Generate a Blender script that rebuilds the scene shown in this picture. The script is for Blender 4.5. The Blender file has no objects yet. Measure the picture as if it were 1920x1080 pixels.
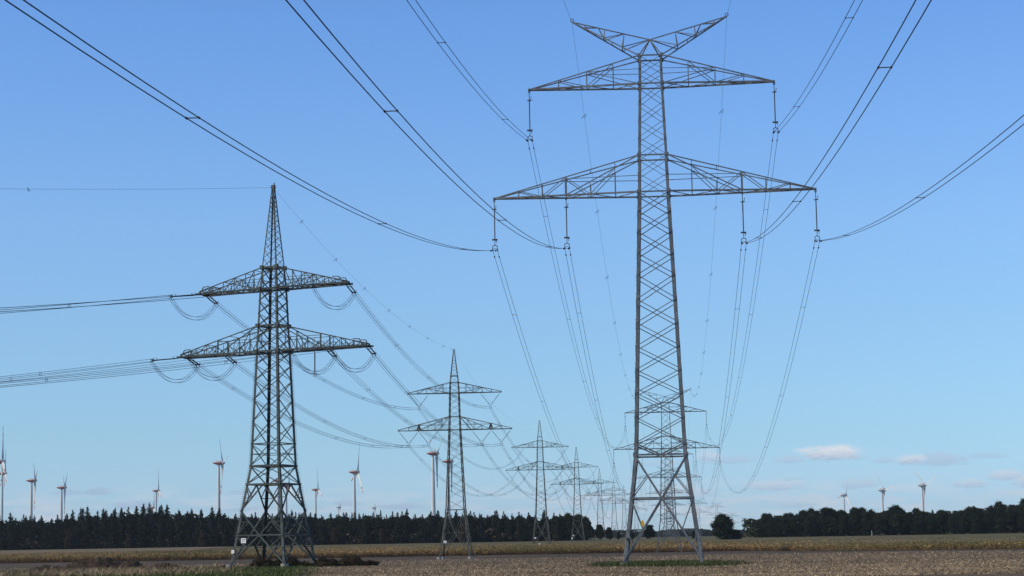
import bpy, math, random
import numpy as np
from mathutils import Vector, Matrix

scene = bpy.context.scene
R = math.radians
random.seed(7)
rng = np.random.default_rng(11)

# ------------------------------------------------------------------ camera
cam_d = bpy.data.cameras.new("camera")
cam_d.sensor_width = 36.0
cam_d.lens = 3700.0 / 1920.0 * 36.0
cam_d.clip_start = 0.5
cam_d.clip_end = 60000.0
cam = bpy.data.objects.new("camera", cam_d)
scene.collection.objects.link(cam)
cam.matrix_world = Matrix.Translation((0, 0, 1.5)) @ Matrix.Rotation(R(90 + 7.605), 4, 'X') @ Matrix.Rotation(R(-0.97), 4, 'Z')
scene.camera = cam

# ------------------------------------------------------------------ light
SUN_EL, SUN_AZ = 37.0, 110.0            # azimuth counted from +Y towards -X
sun_d = bpy.data.lights.new("sun", 'SUN')
sun_d.energy = 3.2
sun_d.angle = R(0.53)
sun_d.color = (1.0, 0.90, 0.76)
sun = bpy.data.objects.new("sun", sun_d)
scene.collection.objects.link(sun)
to_sun = Vector((-math.sin(R(SUN_AZ)) * math.cos(R(SUN_EL)), math.cos(R(SUN_AZ)) * math.cos(R(SUN_EL)), math.sin(R(SUN_EL))))
sun.rotation_euler = to_sun.to_track_quat('Z', 'Y').to_euler()

scene.view_settings.view_transform = 'Standard'
scene.view_settings.look = 'None'
scene.view_settings.exposure = 0.0
scene.view_settings.gamma = 1.0


class Nodes:
    """small helper for building node trees"""
    def __init__(self, tree):
        self.t = tree

    def new(self, kind, **kw):
        n = self.t.nodes.new(kind)
        for k, v in kw.items():
            setattr(n, k, v)
        return n

    def put(self, sock, v):
        if hasattr(v, 'is_output'):
            self.t.links.new(v, sock)
        elif v is not None:
            sock.default_value = v

    def math(self, op, a, b=None, c=None, clamp=False):
        n = self.new('ShaderNodeMath', operation=op)
        n.use_clamp = clamp
        self.put(n.inputs[0], a)
        if b is not None:
            self.put(n.inputs[1], b)
        if c is not None:
            self.put(n.inputs[2], c)
        return n.outputs[0]

    def mix(self, f, a, b, blend='MIX'):
        n = self.new('ShaderNodeMix', data_type='RGBA', blend_type=blend)
        self.put(n.inputs[0], f)
        self.put(n.inputs[6], a)
        self.put(n.inputs[7], b)
        return n.outputs[2]

    def maprange(self, v, a, b, c=0.0, d=1.0, smooth=True):
        n = self.new('ShaderNodeMapRange')
        n.interpolation_type = 'SMOOTHSTEP' if smooth else 'LINEAR'
        n.clamp = True
        self.put(n.inputs[0], v)
        for i, x in enumerate((a, b, c, d)):
            n.inputs[i + 1].default_value = x
        return n.outputs[0]

    def noise(self, vec, scale, detail=3.0, rough=0.55, out=0):
        n = self.new('ShaderNodeTexNoise')
        self.put(n.inputs['Vector'], vec)
        n.inputs['Scale'].default_value = scale
        n.inputs['Detail'].default_value = detail
        n.inputs['Roughness'].default_value = rough
        return n.outputs[out]

    def scale(self, vec, s):
        n = self.new('ShaderNodeVectorMath', operation='MULTIPLY')
        self.put(n.inputs[0], vec)
        n.inputs[1].default_value = s
        return n.outputs[0]


# ------------------------------------------------------------------ sky
world = bpy.data.worlds.new("World")
scene.world = world
world.use_nodes = True
wt = world.node_tree
wt.nodes.clear()
N = Nodes(wt)
sky = N.new('ShaderNodeTexSky', sky_type='NISHITA')
sky.sun_disc = False
sky.sun_elevation = R(SUN_EL)
sky.sun_rotation = R(-SUN_AZ)
sky.altitude = 50.0
sky.air_density = 1.0
sky.dust_density = 0.3
sky.ozone_density = 2.0
tc = N.new('ShaderNodeTexCoord')
sep = N.new('ShaderNodeSeparateXYZ')
wt.links.new(tc.outputs['Generated'], sep.inputs[0])
az = N.math('MULTIPLY', N.math('ARCTAN2', sep.outputs[0], sep.outputs[1]), 180 / math.pi)
el = N.math('ADD', N.math('MULTIPLY', N.math('ARCSINE', sep.outputs[2]), 180 / math.pi), 0.13)
# the clear autumn air of the photograph: deeper and bluer than the model's default
ramp = N.new('ShaderNodeValToRGB')
N.put(ramp.inputs[0], N.math('DIVIDE', el, 90.0))
RAMP = [(0.01578, [0.4048, 0.5922, 0.9534]), (0.03811, [0.4054, 0.5754, 0.8038]), (0.07233, [0.4641, 0.619, 0.8044]), (0.106, [0.5212, 0.6812, 0.8761]), (0.13922, [0.507, 0.6947, 0.9385]), (0.17156, [0.4761, 0.6914, 0.9804]), (0.3888888888888889, [0.2665, 0.3111, 0.3529]), (1.0, [0.2, 0.2212, 0.2451])]
while len(ramp.color_ramp.elements) < len(RAMP):
    ramp.color_ramp.elements.new(0.5)
for e_, (p_, c_) in zip(ramp.color_ramp.elements, RAMP):
    e_.position = p_
    e_.color = (*c_, 1)
skyfix = N.new('ShaderNodeVectorMath', operation='MULTIPLY')
wt.links.new(sky.outputs[0], skyfix.inputs[0])
wt.links.new(ramp.outputs[0], skyfix.inputs[1])
skyfix2 = N.scale(skyfix.outputs[0], (1.813, 1.813, 1.813))
comb = N.new('ShaderNodeCombineXYZ')
N.put(comb.inputs[0], az)
N.put(comb.inputs[1], N.math('MULTIPLY', el, 2.6))
cv = comb.outputs[0]
warp = N.math('SUBTRACT', N.noise(cv, 1.3, 6.0, 0.62), 0.5)
fine = N.math('SUBTRACT', N.noise(cv, 4.5, 5.0, 0.65), 0.5)
# banks of small fair weather cumulus: azimuth, elevation, half width, half height, density, shade
CLOUDS = [
    (9.1, 2.72, 1.15, 0.32, 1.0, 1.0), (7.95, 2.58, 0.60, 0.16, 0.40, 0.35),
    (11.3, 2.50, 0.55, 0.22, 0.62, 0.85), (12.1, 2.46, 1.0, 0.26, 0.45, 0.3),
    (13.4, 2.56, 0.75, 0.13, 0.30, 0.2), (10.6, 2.50, 0.45, 0.12, 0.28, 0.3),
    (7.5, 1.84, 1.1, 0.24, 0.5, 0.7), (7.9, 2.02, 0.5, 0.09, 0.3, 0.3),
    (13.9, 1.98, 0.7, 0.22, 0.5, 0.75), (14.8, 1.82, 0.9, 0.28, 0.55, 0.75),
    (12.9, 1.80, 0.7, 0.2, 0.5, 0.75), (9.8, 1.85, 0.8, 0.2, 0.4, 0.5),
    (5.6, 2.72, 0.52, 0.26, 0.50, 0.8), (6.3, 2.62, 0.9, 0.18, 0.32, 0.3), (4.2, 2.55, 0.8, 0.13, 0.25, 0.3),
    (2.3, 1.52, 1.5, 0.26, 0.40, 0.75), (4.9, 1.72, 1.2, 0.28, 0.40, 0.75), (8.4, 1.35, 1.3, 0.22, 0.35, 0.7),
    (-11.85, 1.98, 0.5, 0.15, 0.5, 0.0), (-10.8, 1.58, 0.8, 0.16, 0.45, 0.1), (-12.75, 1.98, 0.55, 0.1, 0.38, 0.0),
    (-3.4, 1.45, 1.0, 0.15, 0.42, 0.1), (-4.9, 1.55, 0.55, 0.15, 0.42, 0.2), (-3.0, 1.0, 2.2, 0.20, 0.40, 0.8),
    (-11.0, 1.16, 1.1, 0.10, 0.28, 0.3), (-7.8, 1.9, 0.65, 0.1, 0.34, 0.0), (-7.6, 1.45, 0.8, 0.13, 0.38, 0.1), (-0.8, 1.85, 0.3, 0.06, 0.2, 0.1),
]
dens = None
lit = None
for (a0, e0, wa, he, dn, sh) in CLOUDS:
    dx = N.math('DIVIDE', N.math('SUBTRACT', az, a0), wa)
    dy = N.math('DIVIDE', N.math('SUBTRACT', el, e0), he)
    # flatter underneath than on top
    dyb = N.math('MULTIPLY', dy, N.maprange(dy, -0.3, 0.3, 1.5, 0.85))
    r2 = N.math('SQRT', N.math('ADD', N.math('MULTIPLY', dx, dx), N.math('MULTIPLY', dyb, dyb)))
    r2 = N.math('ADD', r2, N.math('ADD', N.math('MULTIPLY', warp, 1.3), N.math('MULTIPLY', fine, 0.9)))
    d = N.math('MULTIPLY', N.maprange(r2, 1.05, 0.38), min(1.0, dn * 1.45))
    top = N.math('MULTIPLY', N.math('MULTIPLY', N.maprange(N.math('ADD', dy, N.math('MULTIPLY', fine, 1.6)), -0.9, 0.7), sh), d)
    dens = d if dens is None else N.math('MAXIMUM', dens, d)
    lit = top if lit is None else N.math('MAXIMUM', lit, top)
# faint streaks low over the horizon
comb2 = N.new('ShaderNodeCombineXYZ')
N.put(comb2.inputs[0], N.math('MULTIPLY', az, 0.55))
N.put(comb2.inputs[1], N.math('MULTIPLY', el, 3.2))
low = N.noise(comb2.outputs[0], 1.15, 6.0, 0.6)
lowd = N.math('MULTIPLY', N.math('MULTIPLY', N.maprange(low, 0.42, 0.66), N.maprange(el, 2.5, 1.0)), N.maprange(el, 0.0, 0.35))
dens = N.math('MAXIMUM', dens, N.math('MULTIPLY', lowd, 0.85))
lit = N.math('MAXIMUM', lit, N.math('MULTIPLY', lowd, 0.62))
frac = N.math('DIVIDE', lit, N.math('ADD', dens, 0.001), clamp=True)
SK = 0.1
cloud_col = N.mix(frac, (0.37 / SK, 0.49 / SK, 0.69 / SK, 1), (0.79 / SK, 0.82 / SK, 0.87 / SK, 1))
skycol = N.mix(N.math('MULTIPLY', dens, 0.9), skyfix2, cloud_col)
bg = N.new('ShaderNodeBackground')
bg.inputs['Strength'].default_value = SK
wt.links.new(skycol, bg.inputs['Color'])
out = N.new('ShaderNodeOutputWorld')
wt.links.new(bg.outputs[0], out.inputs['Surface'])


# ------------------------------------------------------------------ materials
def mat(name, col, rough=0.7, metal=0.0, vary=None, vscale=2.0, spec=0.3, attr=False, island=None, bump=None):
    m = bpy.data.materials.new(name)
    m.use_nodes = True
    t = m.node_tree
    b = t.nodes['Principled BSDF']
    n = Nodes(t)
    b.inputs['Roughness'].default_value = rough
    b.inputs['Metallic'].default_value = metal
    b.inputs['Specular IOR Level'].default_value = spec
    c = (*col, 1)
    src = None
    if vary:
        g = n.new('ShaderNodeTexCoord')
        f = n.maprange(n.noise(g.outputs['Object'], vscale, 4.0), 0.35, 0.65)
        src = n.mix(f, c, (*vary, 1))
    if island:
        g = n.new('ShaderNodeNewGeometry')
        src = n.mix(g.outputs['Random Per Island'], src if src is not None else c, (*island, 1))
    if attr:
        a = n.new('ShaderNodeAttribute', attribute_name='tint')
        src = n.mix(1.0, src if src is not None else c, a.outputs['Color'], 'MULTIPLY')
    if src is not None:
        t.links.new(src, b.inputs['Base Color'])
    else:
        b.inputs['Base Color'].default_value = c
    if bump:
        g = n.new('ShaderNodeTexCoord')
        bn = n.new('ShaderNodeBump')
        bn.inputs['Strength'].default_value = bump[1]
        t.links.new(n.noise(g.outputs['Object'], bump[0], 5.0), bn.inputs['Height'])
        t.links.new(bn.outputs[0], b.inputs['Normal'])
    return m


M = {
    'steel': mat('galvanised_steel', (0.185, 0.195, 0.200), 0.5, 0.0, (0.112, 0.120, 0.126), 1.1, 0.45),
    'steel_far': mat('dull_grey_steel', (0.13, 0.135, 0.14), 0.6, 0.0, (0.085, 0.088, 0.092), 1.6, 0.3),
    'steel_dark': mat('weathered_green_steel', (0.072, 0.087, 0.080), 0.6, 0.0, (0.046, 0.056, 0.051), 1.5, 0.3),
    'steel_mid': mat('weathered_grey_steel', (0.12, 0.125, 0.105), 0.6, 0.0, (0.075, 0.08, 0.065), 1.5, 0.3),
    'wire': mat('aluminium_cable', (0.045, 0.05, 0.058), 0.6, 0.0, spec=0.3),
    'fitting': mat('fitting_metal', (0.10, 0.105, 0.115), 0.5, 0.0, (0.07, 0.07, 0.08), 6.0),
    'insul': mat('grey_insulator', (0.075, 0.08, 0.095), 0.45, 0.0, spec=0.4),
    'white': mat('white_paint', (0.68, 0.68, 0.67), 0.45, 0.0, (0.62, 0.62, 0.61), 0.2),
    'red': mat('red_paint', (0.42, 0.045, 0.035), 0.5, 0.0, (0.34, 0.04, 0.03), 0.4),
    'plate': mat('white_plate', (0.75, 0.75, 0.73), 0.5),
    'black': mat('black_lettering', (0.02, 0.02, 0.02), 0.6),
    'yellow': mat('yellow_plate', (0.75, 0.42, 0.02), 0.5),
    'concrete': mat('concrete', (0.34, 0.33, 0.30), 0.9, 0.0, (0.25, 0.24, 0.22), 3.0),
    'spruce': mat('spruce_needles', (0.010, 0.017, 0.011), 0.85, 0.0, spec=0.1, island=(0.026, 0.036, 0.018)),
    'pine': mat('pine_needles', (0.012, 0.018, 0.011), 0.85, 0.0, spec=0.1, island=(0.032, 0.038, 0.019)),
    'leafy': mat('broad_leaves', (0.012, 0.020, 0.010), 0.8, 0.0, spec=0.1, island=(0.034, 0.043, 0.018)),
    'rusty': mat('browning_leaves', (0.05, 0.035, 0.02), 0.8, 0.0, spec=0.1, island=(0.085, 0.05, 0.03)),
    'bark': mat('bark', (0.06, 0.045, 0.035), 0.9, 0.0, (0.035, 0.028, 0.022), 3.0),
    'maize': mat('maize_leaves', (1, 1, 1), 0.75, 0.0, attr=True, spec=0.15),
    'straw': mat('straw_stubble', (1, 1, 1), 0.8, 0.0, attr=True, spec=0.2),
    'grass': mat('grass_blades', (1, 1, 1), 0.75, 0.0, attr=True, spec=0.15),
    'bramble': mat('dark_scrub', (0.050, 0.036, 0.026), 0.9, 0.0, spec=0.1, island=(0.115, 0.085, 0.05)),
    'farwood': mat('distant_leaves', (0.022, 0.032, 0.022), 0.9, 0.0, spec=0.05, island=(0.045, 0.055, 0.03)),
    'earth': mat('dug_earth', (0.036, 0.028, 0.022), 0.95, 0.0, (0.075, 0.055, 0.042), 2.5, 0.1, bump=(3.0, 0.8)),
}


def ground_mat(name, c1, c2, c3, s1, s2, stretch=(1, 1, 1), bumpd=0.4):
    m = bpy.data.materials.new(name)
    m.use_nodes = True
    t = m.node_tree
    b = t.nodes['Principled BSDF']
    b.inputs['Roughness'].default_value = 0.95
    b.inputs['Specular IOR Level'].default_value = 0.08
    n = Nodes(t)
    g = n.new('ShaderNodeTexCoord').outputs['Object']
    g = n.scale(g, stretch)
    a = n.mix(n.maprange(n.noise(g, s1, 5.0), 0.32, 0.68), (*c1, 1), (*c2, 1))
    a = n.mix(n.maprange(n.noise(g, s2, 3.0, 0.7), 0.48, 0.64), a, (*c3, 1))
    t.links.new(a, b.inputs['Base Color'])
    bn = n.new('ShaderNodeBump')
    bn.inputs['Strength'].default_value = bumpd
    bn.inputs['Distance'].default_value = 0.3
    t.links.new(n.noise(g, s2 * 0.7, 4.0), bn.inputs['Height'])
    t.links.new(bn.outputs[0], b.inputs['Normal'])
    return m


M['g_stubble'] = ground_mat('stubble_soil', (0.122, 0.089, 0.060), (0.085, 0.063, 0.044), (0.24, 0.185, 0.12), 0.06, 2.2)
M['g_bare'] = ground_mat('bare_soil', (0.100, 0.076, 0.056), (0.070, 0.054, 0.041), (0.135, 0.105, 0.076), 0.04, 0.8, (1, 0.35, 1))
M['g_maize'] = ground_mat('maize_floor', (0.10, 0.075, 0.05), (0.07, 0.055, 0.04), (0.14, 0.11, 0.07), 0.1, 1.5)
M['g_grass'] = ground_mat('grass_soil', (0.075, 0.085, 0.035), (0.10, 0.095, 0.045), (0.14, 0.12, 0.07), 0.15, 2.0)
M['g_green'] = ground_mat('winter_crop', (0.085, 0.088, 0.038), (0.135, 0.115, 0.060), (0.17, 0.14, 0.08), 0.01, 0.25, (0.5, 1.6, 1))
M['g_pale'] = ground_mat('ripe_crop', (0.19, 0.155, 0.10), (0.15, 0.125, 0.075), (0.21, 0.17, 0.115), 0.02, 0.4, (0.5, 1.5, 1))
M['g_far'] = ground_mat('distant_fields', (0.12, 0.11, 0.06), (0.085, 0.09, 0.045), (0.15, 0.13, 0.08), 0.004, 0.02, (1, 2, 1))


# ------------------------------------------------------------------ mesh helpers
class MB:
    """collects shapes, links them as ONE mesh object"""
    def __init__(self):
        self.v, self.f, self.mi = [], [], []
        self.cur = 0

    def add(self, vs, fs):
        o = len(self.v)
        self.v.extend(vs)
        self.f.extend([tuple(i + o for i in f) for f in fs])
        self.mi.extend([self.cur] * len(fs))

    @staticmethod
    def frame(p, q, up=None):
        d = (q - p)
        d.normalize()
        u = Vector(up) if up is not None else (Vector((0, 0, 1)) if abs(d.z) < 0.95 else Vector((1, 0, 0)))
        a = d.cross(u)
        if a.length < 1e-5:
            a = d.cross(Vector((0, 1, 0)))
        a.normalize()
        b = a.cross(d)
        return a, b

    def bar(self, p, q, w, h=None, up=None):
        p, q = Vector(p), Vector(q)
        h = w if h is None else h
        a, b = self.frame(p, q, up)
        a, b = a * w / 2, b * h / 2
        vs = [p - a - b, p + a - b, p + a + b, p - a + b, q - a - b, q + a - b, q + a + b, q - a + b]
        self.add(vs, [(3, 2, 1, 0), (4, 5, 6, 7), (0, 1, 5, 4), (1, 2, 6, 5), (2, 3, 7, 6), (3, 0, 4, 7)])

    def ell(self, p, q, da, db, w, t):
        """rolled L section: flanges of width w along directions da and db"""
        p, q = Vector(p), Vector(q)
        d = (q - p).normalized()
        a = Vector(da)
        a = (a - d * a.dot(d)).normalized()
        b = Vector(db)
        b = (b - d * b.dot(d)).normalized()
        prof = [(0, 0), (w, 0), (w, t), (t, t), (t, w), (0, w)]
        vs = [o + a * x + b * y for o in (p, q) for x, y in prof]
        fs = [(i, (i + 1) % 6, (i + 1) % 6 + 6, i + 6) for i in range(6)]
        fs += [(0, 3, 2, 1), (0, 5, 4, 3), (6, 7, 8, 9), (6, 9, 10, 11)]
        self.add(vs, fs)

    def tube(self, pts, r, n=5, cap=True, rs=None):
        pts = [Vector(p) for p in pts]
        o = len(self.v)
        k = len(pts)
        for i, p in enumerate(pts):
            d0 = pts[max(i - 1, 0)]
            d1 = pts[min(i + 1, k - 1)]
            a, b = self.frame(Vector(d0), Vector(d1))
            rr = rs[i] if rs else r
            for j in range(n):
                an = 2 * math.pi * j / n
                self.v.append(p + (a * math.cos(an) + b * math.sin(an)) * rr)
        for i in range(k - 1):
            for j in range(n):
                j2 = (j + 1) % n
                self.f.append((o + i * n + j, o + i * n + j2, o + (i + 1) * n + j2, o + (i + 1) * n + j))
                self.mi.append(self.cur)
        if cap:
            self.f.append(tuple(o + j for j in reversed(range(n))))
            self.f.append(tuple(o + (k - 1) * n + j for j in range(n)))
            self.mi += [self.cur] * 2

    def ring(self, c, r, rt, axis, n=12, arc=(0, 2 * math.pi)):
        axis = Vector(axis).normalized()
        a, b = self.frame(Vector((0, 0, 0)), axis)
        full = abs(arc[1] - arc[0] - 2 * math.pi) < 1e-3
        pts = []
        for i in range(n + 1):
            t = arc[0] + (arc[1] - arc[0]) * i / n
            pts.append(Vector(c) + (a * math.cos(t) + b * math.sin(t)) * r)
        for i in range(n):
            self.bar(pts[i], pts[i + 1], rt)

    def box(self, c, s):
        x, y, z = c
        a, b, d = s[0] / 2, s[1] / 2, s[2] / 2
        vs = [Vector((x + i * a, y + j * b, z + k * d)) for k in (-1, 1) for j in (-1, 1) for i in (-1, 1)]
        self.add(vs, [(0, 2, 3, 1), (4, 5, 7, 6), (0, 1, 5, 4), (2, 6, 7, 3), (0, 4, 6, 2), (1, 3, 7, 5)])

    def mesh(self, name, mats, smooth=False):
        me = bpy.data.meshes.new(name)
        me.from_pydata([tuple(v) for v in self.v], [], self.f)
        for m in (mats if isinstance(mats, (list, tuple)) else [mats]):
            me.materials.append(m)
        if any(self.mi):
            me.polygons.foreach_set('material_index', self.mi)
        if smooth:
            me.polygons.foreach_set('use_smooth', [True] * len(self.f))
        me.update()
        return me

    def build(self, name, mats, parent=None, smooth=False, loc=None):
        o = bpy.data.objects.new(name, self.mesh(name, mats, smooth))
        scene.collection.objects.link(o)
        if parent:
            o.parent = parent
        if loc:
            o.location = loc
        return o


def tag(o, label=None, cat=None, group=None, kind=None):
    if label:
        o['label'] = label
    if cat:
        o['category'] = cat
    if group:
        o['group'] = group
    if kind:
        o['kind'] = kind
    return o


def empty(name, loc=(0, 0, 0), rz=0.0):
    o = bpy.data.objects.new(name, None)
    o.empty_display_size = 0.5
    scene.collection.objects.link(o)
    o.location = loc
    o.rotation_euler = (0, 0, rz)
    return o


def copy_tree(o, parent=None):
    c = o.copy()
    scene.collection.objects.link(c)
    if parent:
        c.parent = parent
    for ch in list(o.children):
        copy_tree(ch, c)
    return c


def raw_mesh(name, V, F, mats, tint=None, parent=None):
    """numpy mesh: V (n,3), F (m,k), tint (n,3) vertex colours of the leaves themselves"""
    V = np.asarray(V, dtype=np.float32)
    F = np.asarray(F, dtype=np.int32)
    me = bpy.data.meshes.new(name)
    me.vertices.add(len(V))
    me.vertices.foreach_set('co', V.ravel())
    k = F.shape[1]
    me.loops.add(F.size)
    me.loops.foreach_set('vertex_index', F.ravel())
    me.polygons.add(len(F))
    me.polygons.foreach_set('loop_start', np.arange(len(F), dtype=np.int32) * k)
    me.polygons.foreach_set('loop_total', np.full(len(F), k, dtype=np.int32))
    for m in (mats if isinstance(mats, (list, tuple)) else [mats]):
        me.materials.append(m)
    if tint is not None:
        at = me.color_attributes.new('tint', 'FLOAT_COLOR', 'POINT')
        c = np.ones((len(V), 4), dtype=np.float32)
        c[:, :3] = tint
        at.data.foreach_set('color', c.ravel())
    me.update(calc_edges=True)
    me.validate()
    o = bpy.data.objects.new(name, me)
    scene.collection.objects.link(o)
    if parent:
        o.parent = parent
    return o


# ------------------------------------------------------------------ terrain
ZK = np.array([(-500, 0), (0, 0), (300, 0), (560, 0.1), (620, 0.5), (700, 2.0), (760, 4.0), (985, 6.0), (1345, 9.2), (1660, 11.5), (2000, 13.5), (2500, 16.2), (3200, 20), (6000, 30), (14000, 40)], dtype=float)


def ground(y):
    return np.interp(y, ZK[:, 0], ZK[:, 1])


def patch(name, m, poly_left, poly_right, lift, nx=24):
    """field between a left edge and a right edge, both given as [(x, y), ...] with the same y values"""
    ys = np.array([p[1] for p in poly_left], dtype=float)
    fine_y = np.unique(np.concatenate([np.linspace(ys[0], ys[-1], 60), ys, ZK[(ZK[:, 0] > ys[0]) & (ZK[:, 0] < ys[-1]), 0]]))
    lx = np.interp(fine_y, ys, [p[0] for p in poly_left])
    rx = np.interp(fine_y, ys, [p[0] for p in poly_right])
    V, F = [], []
    for i, y in enumerate(fine_y):
        for j in range(nx + 1):
            x = lx[i] + (rx[i] - lx[i]) * j / nx
            V.append((x, y, float(ground(y)) + lift))
    w = nx + 1
    for i in range(len(fine_y) - 1):
        for j in range(nx):
            F.append((i * w + j, i * w + j + 1, (i + 1) * w + j + 1, (i + 1) * w + j))
    o = raw_mesh(name, V, F, m)
    return tag(o, kind='structure')


patch('ground', M['g_far'], [(-3500, -500), (-3500, 9000)], [(3500, -500), (3500, 9000)], -0.12, 4)
patch('bare_soil', M['g_bare'], [(-220, 255), (-220, 432), (-220, 625)], [(220, 255), (140, 432), (70, 625)], -0.03)
patch('stubble_field', M['g_stubble'], [(-60, -60), (-15, 140), (-26, 240), (-20, 262), (-110, 302), (-80, 345), (-50, 385), (-15, 428), (0, 440)],
      [(120, -60), (120, 140), (120, 240), (125, 262), (125, 302), (108, 345), (97, 385), (86, 428), (80, 440)], 0.0)
patch('grass_verge', M['g_grass'], [(-200, -60), (-200, 140), (-200, 240), (-190, 262), (-180, 300)], [(-60.05, -60), (-15.05, 140), (-26.05, 240), (-20.05, 262), (-110.05, 300)], 0.0)
patch('maize_floor', M['g_maize'], [(140, 432), (70.05, 620), (70.05, 640)], [(260, 432), (260, 620), (260, 640)], -0.008)
patch('ripe_field', M['g_pale'], [(-420, 620), (-420, 1075)], [(-112, 620), (-150, 1075)], 0.02)
patch('green_field', M['g_green'], [(-112, 690), (-150, 1075), (-150, 1110)], [(220, 690), (330, 1075), (330, 1110)], 0.02)


# ------------------------------------------------------------------ lattice builders
def lerp(a, b, t):
    return a + (b - a) * t


CORN = [(-1, -1), (1, -1), (1, 1), (-1, 1)]


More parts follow.
